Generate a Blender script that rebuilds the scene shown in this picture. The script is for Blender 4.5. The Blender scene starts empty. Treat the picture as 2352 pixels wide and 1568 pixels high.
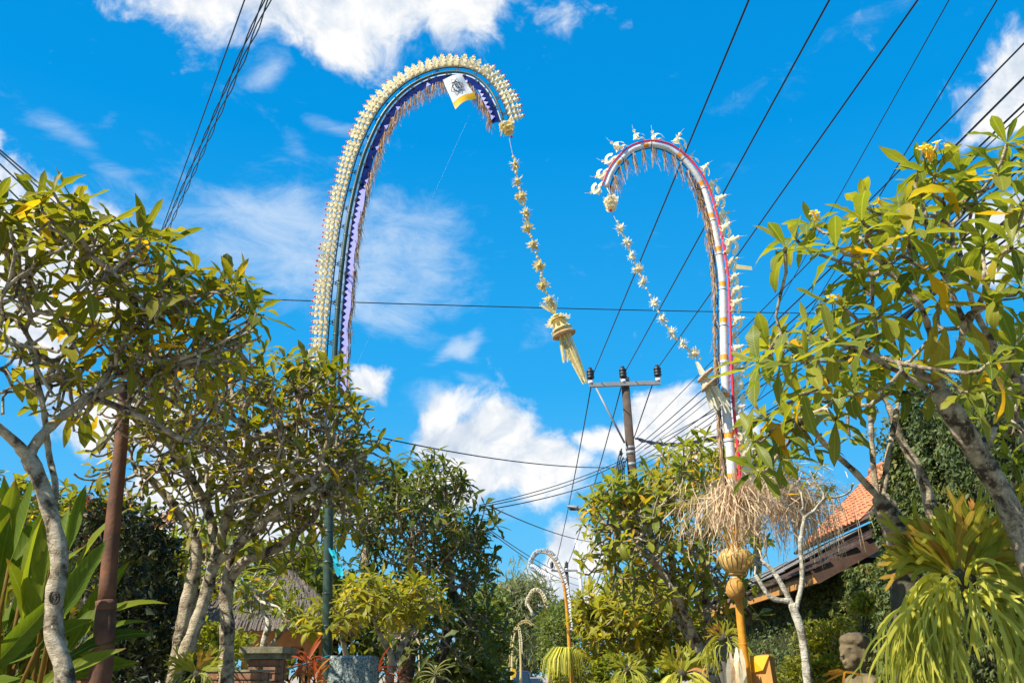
import bpy, math, random
import numpy as np
from mathutils import Vector, Matrix
rng = random.Random(11)
NR = np.random.default_rng(11)
SC = bpy.context.scene
COL = SC.collection
R_ = math.radians

# ------------------------------------------------------------------ camera, sky, sun, exposure
F, CX, CY, HOR, VPX = 2021.0, 1176.0, 784.0, 1550.0, 1222.0
PITCH = math.atan((HOR - CY) / F)
YAW = math.atan((VPX - CX) * math.cos(PITCH) / F)
CAM = np.array([0.0, 0.0, 1.6])
FWD = np.array([-math.sin(YAW) * math.cos(PITCH), math.cos(YAW) * math.cos(PITCH), math.sin(PITCH)])
RGT = np.array([math.cos(YAW), math.sin(YAW), 0.0])
UPV = np.cross(RGT, FWD)
cam = bpy.data.cameras.new('camera'); cob = bpy.data.objects.new('camera', cam); COL.objects.link(cob)
cob.location = CAM; cob.rotation_euler = (math.pi / 2 + PITCH, 0, YAW)
cam.sensor_width = 36; cam.lens = F / 2352 * 36; cam.clip_end = 20000; cam.clip_start = 0.05
SC.camera = cob
SC.view_settings.view_transform = 'Standard'; SC.view_settings.look = 'None'
SC.view_settings.gamma = 1; SC.view_settings.use_curve_mapping = False
SC.view_settings.exposure = 0.85
SUN = np.array([-0.62, -0.40, 0.78]); SUN /= np.linalg.norm(SUN)
SUN_STRENGTH, SKY_STRENGTH = 5.0, 0.10
sl = bpy.data.lights.new('sun', 'SUN'); sl.energy = SUN_STRENGTH; sl.angle = R_(0.5); sl.color = (1.0, 0.93, 0.80)
so = bpy.data.objects.new('sun', sl); COL.objects.link(so); so.location = (-20, -10, 30)
so.rotation_euler = Vector(SUN).to_track_quat('Z', 'Y').to_euler()


def raydir(px, py):
    d = FWD + RGT * (px - CX) / F + UPV * (CY - py) / F
    return d / np.linalg.norm(d)


def P(px, py, Y):
    """the world point at distance Y along the street that stands at this bearing and elevation"""
    d = raydir(px, py)
    return CAM + d * (Y / d[1])


def proj(p):
    q = np.asarray(p) - CAM
    z = q @ FWD
    z = np.where(np.abs(z) < 1e-6, 1e-6, z)
    return CX + F * (q @ RGT) / z, CY - F * (q @ UPV) / z, z


class NT:
    def __init__(s, tree):
        s.t = tree; s.n = tree.nodes; s.l = tree.links

    def new(s, ty, **kw):
        n = s.n.new(ty)
        for k, v in kw.items():
            setattr(n, k, v)
        return n

    def put(s, node, key, val):
        i = node.inputs[key]
        if isinstance(val, bpy.types.NodeSocket):
            s.l.new(val, i)
        else:
            i.default_value = val

    def math(s, op, a, b=None, c=None, clamp=False):
        n = s.new('ShaderNodeMath', operation=op, use_clamp=clamp)
        s.put(n, 0, a)
        if b is not None: s.put(n, 1, b)
        if c is not None: s.put(n, 2, c)
        return n.outputs[0]

    def vec(s, op, a, b=None):
        n = s.new('ShaderNodeVectorMath', operation=op)
        s.put(n, 0, a)
        if b is not None:
            s.put(n, 1 if op != 'SCALE' else 3, b)
        return n.outputs['Value'] if op in ('DOT_PRODUCT', 'LENGTH') else n.outputs[0]

    def noise(s, vecs, scale, detail=4, rough=.5, dist=0.0):
        n = s.new('ShaderNodeTexNoise')
        if vecs is not None: s.put(n, 'Vector', vecs)
        s.put(n, 'Scale', scale); s.put(n, 'Detail', detail); s.put(n, 'Roughness', rough); s.put(n, 'Distortion', dist)
        return n.outputs['Fac']

    def ramp(s, fac, stops, interp='LINEAR'):
        n = s.new('ShaderNodeValToRGB'); n.color_ramp.interpolation = interp
        e = n.color_ramp.elements
        while len(e) < len(stops): e.new(0.5)
        for k, (p, c) in enumerate(stops):
            e[k].position = p
            e[k].color = tuple(c) + (1,) if not isinstance(c, float) else (c, c, c, 1)
        s.put(n, 0, fac)
        return n.outputs[0]

    def mix(s, fac, a, b, mode='MIX'):
        n = s.new('ShaderNodeMix', data_type='RGBA', blend_type=mode)
        s.put(n, 0, fac)
        for i, v in ((6, a), (7, b)):
            s.put(n, i, v if isinstance(v, bpy.types.NodeSocket) else (*v, 1))
        return n.outputs[2]

    def smooth(s, x, a, b):
        n = s.new('ShaderNodeMapRange', interpolation_type='SMOOTHSTEP')
        s.put(n, 0, x); s.put(n, 1, a); s.put(n, 2, b); s.put(n, 3, 0.0); s.put(n, 4, 1.0)
        return n.outputs[0]


def make_world():
    w = bpy.data.worlds.new('World'); SC.world = w; w.use_nodes = True
    t = NT(w.node_tree); t.n.clear()
    out = t.new('ShaderNodeOutputWorld'); bg = t.new('ShaderNodeBackground')
    t.l.new(bg.outputs[0], out.inputs[0]); bg.inputs[1].default_value = SKY_STRENGTH
    sky = t.new('ShaderNodeTexSky', sky_type='NISHITA', sun_disc=False)
    sky.sun_elevation = math.asin(SUN[2]); sky.sun_rotation = math.atan2(SUN[0], SUN[1])
    sky.altitude = 200; sky.air_density = 1.0; sky.dust_density = 0.4; sky.ozone_density = 3.0
    hs = t.new('ShaderNodeHueSaturation'); hs.inputs['Saturation'].default_value = 1.22
    hs.inputs['Value'].default_value = 1.0
    t.l.new(sky.outputs[0], hs.inputs['Color'])
    d = t.new('ShaderNodeTexCoord').outputs['Generated']
    sz = t.new('ShaderNodeSeparateXYZ'); t.l.new(d, sz.inputs[0])
    deep = t.ramp(sz.outputs[2], [(0.0, (.30, .62, .90)), (.12, (.15, .555, .94)), (.30, (.030, .43, .92)), (.55, (.001, .325, .82)), (1.0, (.001, .21, .62))])
    deep = t.vec('SCALE', deep, 1 / (SKY_STRENGTH * 2 ** SC.view_settings.exposure))
    clear = t.mix(.90, t.mix(1.0, hs.outputs[0], SKY_TINT, 'MULTIPLY'), deep)
    # domain warp so that cloud edges curl
    wn = t.new('ShaderNodeTexNoise'); t.put(wn, 'Vector', d); t.put(wn, 'Scale', 7.0); t.put(wn, 'Detail', 3.0)
    wv = t.vec('SCALE', t.vec('SUBTRACT', wn.outputs['Color'], (.5, .5, .5)), 0.10)
    dw = t.vec('ADD', d, wv)

    def blob(px, py, rx, ry, rot=0.0):
        c = raydir(px, py)
        r = np.cross(c, (0, 0, 1)); r /= np.linalg.norm(r); u = np.cross(r, c)
        ca, sa = math.cos(R_(rot)), math.sin(R_(rot))
        r, u = r * ca + u * sa, u * ca - r * sa
        a = t.vec('DOT_PRODUCT', dw, tuple(r * F / rx)); b = t.vec('DOT_PRODUCT', dw, tuple(u * F / ry))
        off = (float(np.dot(c, r)) * F / rx, float(np.dot(c, u)) * F / ry)
        a = t.math('SUBTRACT', a, off[0]) if abs(off[0]) > 1e-6 else a
        q = t.math('ADD', t.math('MULTIPLY', a, a), t.math('MULTIPLY', b, b))
        front = t.math('GREATER_THAN', t.vec('DOT_PRODUCT', d, tuple(c)), 0.0)
        return t.math('MULTIPLY', t.math('EXPONENT', t.math('MULTIPLY', q, -1.0)), front)

    def field(lst):
        acc = None
        for b in lst:
            m = t.math('MULTIPLY', blob(*b[:5]), b[5])
            acc = m if acc is None else t.math('MAXIMUM', acc, m)
        return acc

    def out_clouds(n, seed, k):
        r = random.Random(seed); res = []
        for i in range(n):
            az, el = r.uniform(55, 305), r.uniform(6, 60)       # degrees from the street axis: sides and behind
            v = np.array([math.sin(R_(az)) * math.cos(R_(el)), math.cos(R_(az)) * math.cos(R_(el)), math.sin(R_(el))])
            res.append((v, r.uniform(180, 420), r.uniform(90, 190), k))
        return res
    cum = [(520, -10, 170, 120, 0, .95), (780, -40, 360, 150, 0, 1.05), (1070, -10, 115, 110, 0, 1.0), (640, 30, 230, 95, -4, 1.0),
           (1000, 975, 75, 80, 0, 1.1), (1110, 1040, 120, 100, 0, 1.25), (1215, 1075, 110, 80, 0, 1.1), (1060, 1120, 160, 70, 0, 1.0),
           (1540, 945, 90, 70, 0, 1.1), (1600, 1000, 130, 80, 0, 1.2), (1420, 1010, 130, 55, 0, .85), (1330, 1010, 80, 40, 0, .62),
           (1330, 1280, 60, 55, 0, 1.1), (1290, 1350, 90, 45, 0, 1.1), (1400, 1380, 130, 60, 0, 1.0),
           (2330, 235, 120, 70, 30, 1.2), (2400, 180, 100, 80, 0, 1.2), (2360, 560, 110, 80, 0, 1.0),
           (60, 640, 210, 150, 0, 1.15), (150, 560, 120, 80, 0, 1.0), (215, 490, 60, 45, 0, .78), (-120, 480, 160, 100, 0, 1.0),
           (560, 1150, 260, 130, 0, 1.15), (330, 950, 160, 100, 0, .85), (840, 905, 70, 60, 0, .85), (-50, 380, 40, 60, 0, .8)]
    for i, (v, rx, ry, k) in enumerate(out_clouds(26, 5, 1.05)):
        px, py, z = proj(CAM + v * 100)
        cum.append((v, rx, ry, k))

    def blobv(v, rx, ry):
        c = v
        r = np.cross(c, (0, 0, 1)); r /= np.linalg.norm(r); u = np.cross(r, c)
        a = t.vec('DOT_PRODUCT', dw, tuple(r * F / rx)); b = t.vec('DOT_PRODUCT', dw, tuple(u * F / ry))
        q = t.math('ADD', t.math('MULTIPLY', a, a), t.math('MULTIPLY', b, b))
        front = t.math('GREATER_THAN', t.vec('DOT_PRODUCT', d, tuple(c)), 0.0)
        return t.math('MULTIPLY', t.math('EXPONENT', t.math('MULTIPLY', q, -1.0)), front)
    acc = None
    for b in cum:
        m = t.math('MULTIPLY', blob(*b[:5]) if len(b) == 6 else blobv(b[0], b[1], b[2]), b[-1])
        acc = m if acc is None else t.math('MAXIMUM', acc, m)
    n1 = t.noise(dw, 13.0, 10, .60, .15)
    sun_d = t.vec('ADD', d, tuple(SUN * 0.016 + np.array([0, 0, .014])))
    n2 = t.noise(t.vec('ADD', sun_d, wv), 13.0, 10, .60, .15)
    f1 = t.math('ADD', acc, t.math('MULTIPLY', t.math('SUBTRACT', n1, .5), 1.7))
    dens = t.smooth(f1, .26, .68)
    # wisps: thin cirrus
    wis = field([(680, 560, 400, 125, -10, .85), (900, 560, 230, 140, 0, .78), (250, 400, 300, 40, -22, .55), (1050, 800, 75, 28, 12, 1.0), (1075, 880, 50, 20, -20, .55),
                 (600, 175, 60, 34, 30, .75), (745, 290, 80, 26, -20, .5), (780, 155, 40, 22, 0, .55), (990, 905, 55, 30, 0, .8), (2000, 30, 200, 40, 20, .3), (1200, 1190, 200, 40, 0, .35),
                 (640, 320, 120, 30, -45, .35)])
    sv = t.vec('MULTIPLY', d, (1.0, 1.0, 2.2))
    n3 = t.noise(sv, 13.0, 9, .66, .45)
    wd = t.smooth(t.math('ADD', wis, t.math('MULTIPLY', t.math('SUBTRACT', n3, .5), 1.5)), .16, 1.15)
    shade = t.math('ADD', t.math('MULTIPLY', t.math('SUBTRACT', n1, n2), 2.2), t.math('MULTIPLY', t.math('SUBTRACT', n1, .5), .5))
    ccol = t.ramp(t.math('ADD', shade, .62, clamp=True), [(0.0, (.50, .60, .74)), (.45, (.74, .81, .90)), (.8, (1.0, 1.0, 1.0))])
    ccol = t.vec('SCALE', ccol, CLOUD_LEVEL / SKY_STRENGTH)
    c1 = t.mix(t.math('MULTIPLY', wd, .75), clear, tuple(np.array((.72, .84, .98)) * CLOUD_LEVEL / SKY_STRENGTH))
    fin = t.mix(dens, c1, ccol)
    t.l.new(fin, bg.inputs[0])
    w.cycles.sampling_method = 'MANUAL'; w.cycles.sample_map_resolution = 512


SKY_TINT = (0.10, 1.0, 1.25)
CLOUD_LEVEL = 1.02 / 2 ** SC.view_settings.exposure
make_world()
SC.cycles.max_bounces = 6; SC.cycles.transparent_max_bounces = 8
SC.cycles.sample_clamp_indirect = 6.0


# ------------------------------------------------------------------ mesh and object helpers
class MB:
    def __init__(s):
        s.v = []; s.f = []; s.m = []; s.t = []; s.u = []; s.n = 0

    def add(s, v, faces, mat=0, tint=0.5, uv=None):
        """faces: list of index arrays (k, nv)"""
        v = np.asarray(v, float).reshape(-1, 3); k = len(v)
        s.v.append(v)
        s.t.append(np.full(k, tint) if np.isscalar(tint) else np.asarray(tint))
        s.u.append(np.zeros((k, 2)) if uv is None else np.asarray(uv, float))
        if not isinstance(faces, (list, tuple)): faces = [faces]
        for fa in faces:
            fa = np.asarray(fa, dtype=np.int64)
            if fa.ndim == 1: fa = fa[None]
            s.f.append(fa + s.n); s.m.append(np.full(len(fa), mat))
        s.n += k

    def box(s, c, size, rot=None, mat=0, tint=.5):
        c = np.asarray(c, float); h = np.asarray(size, float) / 2
        q = np.array([[x, y, z] for z in (-1, 1) for y in (-1, 1) for x in (-1, 1)]) * h
        if rot is not None: q = q @ np.asarray(rot).T
        s.add(q + c, np.array([[0, 2, 3, 1], [4, 5, 7, 6], [0, 1, 5, 4], [2, 6, 7, 3], [0, 4, 6, 2], [1, 3, 7, 5]]), mat, tint)

    def tube(s, pts, rad, n=6, mat=0, tint=.5, cap=True, jitter=0.0):
        pts = np.asarray(pts, float); k = len(pts)
        rad = np.full(k, rad) if np.isscalar(rad) else np.asarray(rad, float)
        tg = np.gradient(pts, axis=0); tg /= np.linalg.norm(tg, axis=1, keepdims=True) + 1e-12
        a = np.array([0, 0, 1.0]) if abs(tg[0][2]) < .9 else np.array([1.0, 0, 0])
        u = np.cross(tg[0], a); u /= np.linalg.norm(u)
        ang = np.arange(n) * 2 * math.pi / n
        ca, sa = np.cos(ang), np.sin(ang)
        V = np.zeros((k, n, 3)); UV = np.zeros((k, n, 2)); ln = 0
        for i in range(k):
            u = u - tg[i] * (u @ tg[i]); u /= np.linalg.norm(u) + 1e-12
            w = np.cross(tg[i], u)
            r = rad[i] * (1 + (NR.normal(0, jitter, n) if jitter else 0))
            V[i] = pts[i] + (np.outer(ca, u) + np.outer(sa, w)) * (r[:, None] if jitter else r)
            if i: ln += np.linalg.norm(pts[i] - pts[i - 1])
            UV[i, :, 0] = ang / (2 * math.pi); UV[i, :, 1] = ln
        idx = np.arange(k * n).reshape(k, n)
        a_, b_ = idx[:-1], idx[1:]
        q = np.stack([a_, np.roll(a_, -1, 1), np.roll(b_, -1, 1), b_], -1).reshape(-1, 4)
        fs = [q]
        if cap: fs += [idx[0][::-1], idx[-1]]
        s.add(V.reshape(-1, 3), fs, mat, tint, UV.reshape(-1, 2))

    def lathe(s, base, prof, n=12, axis=None, mat=0, tint=.5, cap=True):
        """prof: list of (radius, height) along axis from base"""
        ax = np.array([0, 0, 1.0]) if axis is None else np.asarray(axis, float) / np.linalg.norm(axis)
        a = np.array([1.0, 0, 0]) if abs(ax[0]) < .9 else np.array([0, 1.0, 0])
        u = np.cross(ax, a); u /= np.linalg.norm(u); w = np.cross(ax, u)
        ang = np.arange(n) * 2 * math.pi / n
        ring = np.outer(np.cos(ang), u) + np.outer(np.sin(ang), w)
        V = np.concatenate([np.asarray(base) + ax * h + ring * max(r, 1e-4) for r, h in prof])
        k = len(prof); idx = np.arange(k * n).reshape(k, n)
        q = np.stack([idx[:-1], np.roll(idx[:-1], -1, 1), np.roll(idx[1:], -1, 1), idx[1:]], -1).reshape(-1, 4)
        fs = [q]
        if cap: fs += [idx[0][::-1], idx[-1]]
        s.add(V, fs, mat, tint)

    def ball(s, c, r, n=8, k=5, mat=0, tint=.5, sc=(1, 1, 1)):
        c = np.asarray(c, float); sc = np.asarray(sc, float)
        V = [c + np.array([0, 0, -r]) * sc]
        for i in range(1, k):
            th = math.pi * i / k - math.pi / 2
            for j in range(n):
                a = 2 * math.pi * j / n
                V.append(c + np.array([math.cos(a) * math.cos(th), math.sin(a) * math.cos(th), math.sin(th)]) * r * sc)
        V.append(c + np.array([0, 0, r]) * sc)
        q = []; tr = []
        for i in range(k - 2):
            for j in range(n):
                a = 1 + i * n + j; b = 1 + i * n + (j + 1) % n
                q.append([a, b, b + n, a + n])
        for j in range(n):
            tr.append([0, 1 + (j + 1) % n, 1 + j]); o = 1 + (k - 2) * n
            tr.append([o + j, o + (j + 1) % n, len(V) - 1])
        s.add(V, [np.array(q), np.array(tr)], mat, tint)

    def strip(s, pts, side, width, mat=0, tint=.5, sag=0.0):
        """a ribbon along pts; side = (k,3) or one vector across"""
        pts = np.asarray(pts, float); k = len(pts)
        side = np.broadcast_to(np.asarray(side, float), (k, 3))
        w = np.broadcast_to(np.asarray(width, float), (k,))[:, None] / 2
        V = np.concatenate([pts - side * w, pts + side * w])
        i = np.arange(k - 1)
        ln = np.concatenate([[0], np.cumsum(np.linalg.norm(np.diff(pts, axis=0), axis=1))])
        uv = np.concatenate([np.stack([np.zeros(k), ln], 1), np.stack([np.ones(k), ln], 1)])
        s.add(V, np.stack([i, i + k, i + k + 1, i + 1], -1), mat, tint, uv)

    def mesh(s, name, mats, origin=(0, 0, 0), smooth=True):
        me = bpy.data.meshes.new(name)
        v = np.concatenate(s.v) - np.asarray(origin, float)
        nl = [fa.shape[1] * len(fa) for fa in s.f]
        loops = np.concatenate([fa.ravel() for fa in s.f]).astype(np.int32)
        tot = np.concatenate([np.full(len(fa), fa.shape[1]) for fa in s.f])
        start = np.concatenate([[0], np.cumsum(tot)[:-1]]).astype(np.int32)
        me.vertices.add(len(v)); me.vertices.foreach_set('co', v.astype(np.float32).ravel())
        me.loops.add(len(loops)); me.loops.foreach_set('vertex_index', loops)
        me.polygons.add(len(start)); me.polygons.foreach_set('loop_start', start)
        me.polygons.foreach_set('material_index', np.concatenate(s.m).astype(np.int32))
        me.polygons.foreach_set('use_smooth', np.full(len(start), bool(smooth)))
        me.update(calc_edges=True)
        at = me.attributes.new('tint', 'FLOAT', 'POINT'); at.data.foreach_set('value', np.concatenate(s.t).astype(np.float32))
        ul = me.uv_layers.new(name='UVMap'); ul.uv.foreach_set('vector', np.concatenate(s.u)[loops].astype(np.float32).ravel())
        for m in (mats if isinstance(mats, (list, tuple)) else [mats]): me.materials.append(m)
        return me

    def build(s, name, mats, parent=None, smooth=True, origin=None):
        """links the collected shapes as one object; parent's base is the origin"""
        if not s.n: return None
        org = origin if origin is not None else (wloc(parent) if parent is not None else s.v[0][0] * 0)
        o = bpy.data.objects.new(name, s.mesh(name, mats, org, smooth)); COL.objects.link(o)
        if parent is not None:
            o.parent = parent; o.location = Vector(org) - Vector(wloc(parent))
        else:
            o.location = org
        return o


def wloc(o):
    l = Vector((0, 0, 0))
    while o is not None:
        l = l + o.location; o = o.parent
    return np.array(l)


def tag(o, label=None, cat=None, group=None, kind=None):
    if label: o['label'] = label
    if cat: o['category'] = cat
    if group: o['group'] = group
    if kind: o['kind'] = kind
    return o


def thing(name, label, cat, loc=(0, 0, 0), group=None, kind=None):
    o = bpy.data.objects.new(name, None); COL.objects.link(o); o.location = loc; o.empty_display_size = .1
    return tag(o, label, cat, group, kind)


def inst(name, me, parent, M):
    """one copy of a piece, sharing its mesh; M is its place relative to the parent"""
    o = bpy.data.objects.new(name, me); COL.objects.link(o); o.parent = parent; o.matrix_basis = M
    return o


def mat4(B, p):
    M = Matrix.Identity(4)
    for i in range(3):
        for j in range(3): M[i][j] = B[i][j]
        M[i][3] = p[i]
    return M


def unit(v):
    v = np.asarray(v, float); return v / (np.linalg.norm(v) + 1e-12)


def bez(p0, p1, p2, p3, k):
    t = np.linspace(0, 1, k)[:, None]
    return (1 - t) ** 3 * p0 + 3 * (1 - t) ** 2 * t * p1 + 3 * (1 - t) * t ** 2 * p2 + t ** 3 * p3


def smoothpath(pts, k):
    """Catmull-Rom through pts (any width of columns), resampled to k rows evenly"""
    p = np.asarray(pts, float); m = len(p)
    q = np.vstack([2 * p[0] - p[1], p, 2 * p[-1] - p[-2]])
    out = []
    for i in range(m - 1):
        a, b, c, d = q[i:i + 4]
        for t in np.linspace(0, 1, 12, endpoint=False):
            out.append(.5 * (2 * b + (c - a) * t + (2 * a - 5 * b + 4 * c - d) * t * t + (3 * b - a - 3 * c + d) * t ** 3))
    out.append(p[-1]); out = np.array(out)
    s = np.concatenate([[0], np.cumsum(np.linalg.norm(np.diff(out[:, :3], axis=0), axis=1))])
    x = np.linspace(0, s[-1], k)
    return np.stack([np.interp(x, s, out[:, j]) for j in range(out.shape[1])], 1)


def frame_of(d, up=(0, 0, 1)):
    """columns x, y=d, z~up"""
    d = unit(d); x = np.cross(d, up)
    if np.linalg.norm(x) < 1e-3: x = np.cross(d, (1, 0, 0))
    x = unit(x); return np.stack([x, d, np.cross(x, d)], 1)


# ------------------------------------------------------------------ materials
def newmat(name):
    m = bpy.data.materials.new(name); m.use_nodes = True
    t = NT(m.node_tree); b = t.n['Principled BSDF']
    return m, t, b


def plain(name, c, rough=.6, var=.25, scale=6.0, metal=0.0, bump=0.0, spec=.5, dark=None, thin=0.0):
    """matte or painted surface: two tones of one colour in noise, fine relief"""
    m, t, b = newmat(name)
    co = t.new('ShaderNodeTexCoord').outputs['Object']
    n = t.noise(co, scale, 6, .6)
    c = np.array(c); lo = np.array(dark) if dark is not None else c * (1 - var)
    col = t.ramp(n, [(.3, tuple(lo)), (.7, tuple(np.minimum(c * (1 + var * .4), 1)))])
    at = t.new('ShaderNodeAttribute', attribute_name='tint').outputs['Fac']
    col = t.mix(1.0, col, t.ramp(at, [(0, (.72, .72, .72)), (1, (1.25, 1.25, 1.25))]), 'MULTIPLY')
    t.put(b, 'Base Color', col); t.put(b, 'Roughness', rough); t.put(b, 'Metallic', metal); t.put(b, 'Specular IOR Level', spec)
    if bump:
        bn = t.new('ShaderNodeBump'); t.put(bn, 'Height', t.noise(co, scale * 5, 5, .6)); t.put(bn, 'Strength', bump); t.put(bn, 'Distance', .01)
        t.put(b, 'Normal', bn.outputs[0])
    if thin:           # light comes through thin dry leaf, straw and cloth
        tr = t.new('ShaderNodeBsdfTranslucent'); t.l.new(col, tr.inputs[0]); mx = t.new('ShaderNodeMixShader'); t.put(mx, 0, thin)
        t.l.new(b.outputs[0], mx.inputs[1]); t.l.new(tr.outputs[0], mx.inputs[2]); t.l.new(mx.outputs[0], t.n['Material Output'].inputs[0])
    return m


def leafmat(name, stops, trans=.38, rough=.42, rib=.5, under=1.25, spec=.35):
    """leaf: colour by the leaf's own age (tint), pale midrib and side veins, light coming through"""
    m, t, b = newmat(name)
    at = t.new('ShaderNodeAttribute', attribute_name='tint').outputs['Fac']
    tc = t.new('ShaderNodeTexCoord')
    uv = t.new('ShaderNodeSeparateXYZ'); t.l.new(tc.outputs['UV'], uv.inputs[0])
    x, y = uv.outputs[0], uv.outputs[1]
    n = t.noise(tc.outputs['Object'], 14.0, 3, .6)
    col = t.ramp(t.math('ADD', at, t.math('MULTIPLY', t.math('SUBTRACT', n, .5), .25), clamp=True), stops)
    ax = t.math('ABSOLUTE', t.math('SUBTRACT', x, .5))
    mid = t.smooth(ax, .05, .015)
    w = t.math('SINE', t.math('MULTIPLY', t.math('SUBTRACT', y, t.math('MULTIPLY', ax, .35)), 85.0))
    vein = t.math('MULTIPLY', t.smooth(w, .75, 1.0), .35)
    fac = t.math('MULTIPLY', t.math('MAXIMUM', mid, vein), rib)
    col = t.mix(fac, col, tuple(np.minimum(np.array(stops[1][1]) * 1.9 + .05, .7)))
    if rib > .25:      # brown specks and dry tips
        sp = t.smooth(t.noise(tc.outputs['Object'], 46.0, 3, .65), .66, .72)
        col = t.mix(t.math('MULTIPLY', sp, .8), col, (.16, .085, .02))
        col = t.mix(t.math('MULTIPLY', t.smooth(t.math('ADD', y, t.math('MULTIPLY', at, .12)), .98, 1.04), .8), col, (.20, .10, .025))
    bf = t.new('ShaderNodeNewGeometry').outputs['Backfacing']
    col = t.mix(bf, col, t.vec('SCALE', col, under))
    t.put(b, 'Base Color', col); t.put(b, 'Roughness', rough); t.put(b, 'Specular IOR Level', spec * .7)
    tr = t.new('ShaderNodeBsdfTranslucent')
    t.l.new(t.mix(1.0, col, (1.55, 1.45, .55), 'MULTIPLY'), tr.inputs[0])
    mx = t.new('ShaderNodeMixShader'); t.put(mx, 0, trans)
    t.l.new(b.outputs[0], mx.inputs[1]); t.l.new(tr.outputs[0], mx.inputs[2])
    t.l.new(mx.outputs[0], t.n['Material Output'].inputs[0])
    bp = t.new('ShaderNodeBump'); t.put(bp, 'Height', w); t.put(bp, 'Strength', .12); t.put(bp, 'Distance', .004); t.put(b, 'Normal', bp.outputs[0])
    return m


def barkmat(name, light, mid, dark, scale=9.0):
    m, t, b = newmat(name)
    co = t.new('ShaderNodeTexCoord').outputs['Object']
    n = t.noise(co, scale, 7, .65, .4); n2 = t.noise(co, scale * 3.4, 4, .6)
    mp = t.vec('MULTIPLY', co, (1, 1, 2.6)); n3 = t.noise(mp, scale * 1.3, 6, .7, 1.2)
    col = t.ramp(n, [(.40, dark), (.49, mid), (.60, light)])
    col = t.mix(t.smooth(n2, .60, .68), col, tuple(np.array(light) * 1.15))
    col = t.mix(t.math('MULTIPLY', t.smooth(n3, .60, .68), .55), col, dark)
    t.put(b, 'Base Color', col); t.put(b, 'Roughness', .85); t.put(b, 'Specular IOR Level', .2)
    bp = t.new('ShaderNodeBump'); t.put(bp, 'Height', t.math('ADD', n, n3)); t.put(bp, 'Strength', .9); t.put(bp, 'Distance', .03); t.put(b, 'Normal', bp.outputs[0])
    return m


GRN = lambda r, g, b: (r, g, b)
M = {}
M['leaf_a'] = leafmat('frangipani_leaf_olive', [(0, (.052, .072, .009)), (.40, (.140, .150, .014)), (.68, (.25, .21, .014)), (1, (.55, .32, .010))], .48, .5)
M['leaf_b'] = leafmat('frangipani_leaf_fresh', [(0, (.062, .098, .014)), (.40, (.165, .195, .026)), (.72, (.28, .27, .030)), (1, (.58, .33, .010))], .46, .42)
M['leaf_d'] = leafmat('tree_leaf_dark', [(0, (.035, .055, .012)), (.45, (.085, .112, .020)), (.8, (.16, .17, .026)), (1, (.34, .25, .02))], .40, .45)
M['leaf_y'] = leafmat('leaf_yellow_green', [(0, (.085, .105, .014)), (.40, (.21, .215, .022)), (.75, (.34, .31, .026)), (1, (.58, .38, .018))], .42, .42)
M['leaf_f'] = leafmat('far_leaf', [(0, (.045, .075, .020)), (.45, (.100, .140, .034)), (.8, (.19, .21, .042)), (1, (.28, .24, .05))], .30, .5)
M['leaf_gray'] = leafmat('feathery_leaf', [(0, (.09, .11, .060)), (.5, (.17, .19, .095)), (1, (.26, .26, .13))], .3, .6)
M['leaf_red'] = leafmat('red_leaf', [(0, (.16, .02, .015)), (.35, (.30, .05, .03)), (.7, (.36, .13, .04)), (1, (.42, .24, .06))], .4, .4)
M['leaf_big'] = leafmat('broad_leaf', [(0, (.045, .085, .010)), (.4, (.110, .165, .014)), (.75, (.22, .24, .020)), (1, (.36, .30, .02))], .45, .55, .4, 1.25, .15)
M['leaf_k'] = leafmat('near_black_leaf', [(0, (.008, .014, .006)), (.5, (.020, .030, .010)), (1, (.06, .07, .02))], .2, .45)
M['ivy'] = leafmat('ivy_leaf', [(0, (.035, .058, .020)), (.45, (.085, .120, .036)), (.8, (.17, .18, .045)), (1, (.28, .20, .06))], .22, .45, .2)
M['frond'] = leafmat('staghorn_frond', [(0, (.16, .19, .03)), (.4, (.37, .38, .06)), (.8, (.54, .50, .07)), (1, (.62, .55, .10))], .40, .45, .12)
M['shield'] = leafmat('shield_frond', [(0, (.24, .27, .022)), (.55, (.34, .30, .024)), (.8, (.42, .20, .035)), (1, (.46, .19, .05))], .35, .5, .45)
M['petal'] = leafmat('petal', [(0, (.85, .42, .01)), (.5, (.85, .62, .06)), (1, (.85, .80, .55))], .4, .5, 0.0, 1.0)
M['bark'] = barkmat('pale_bark', (.53, .44, .31), (.33, .265, .175), (.065, .050, .033))
M['twig'] = barkmat('twig_bark', (.52, .44, .31), (.33, .27, .18), (.10, .078, .048), 14.0)
M['bark_d'] = barkmat('dark_bark', (.12, .10, .075), (.08, .065, .05), (.035, .03, .024))
M['bark_w'] = barkmat('white_bark', (.60, .55, .45), (.45, .40, .31), (.20, .17, .12))
M['palm'] = plain('dried_palm_leaf', (.84, .70, .34), .7, .22, 30.0, thin=.42)
M['palm_w'] = plain('pale_palm_leaf', (.88, .80, .58), .7, .18, 30.0, thin=.42)
M['straw'] = plain('dry_straw', (.78, .60, .38), .85, .5, 18.0, dark=(.46, .30, .17), thin=.35)
M['hair'] = plain('fibre_fringe', (.55, .37, .21), .9, .5, 25.0, dark=(.28, .16, .085), thin=.3)
M['red'] = plain('red_paint', (.72, .015, .05), .45, .15)
M['pink'] = plain('pink_tip', (.62, .02, .10), .5, .15)
M['white'] = plain('white_cloth', (.84, .84, .85), .6, .06, thin=.30)
M['orange'] = plain('orange_band', (.78, .30, .01), .55, .15)
M['green_pole'] = plain('green_bamboo', (.040, .075, .055), .4, .4, 25.0)
M['black'] = plain('black_plastic', (.012, .012, .014), .5, .2)
M['wire'] = plain('cable_sheath', (.010, .012, .022), .5, .2)
M['lilac'] = plain('lilac_cloth', (.36, .36, .78), .7, .1)
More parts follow.
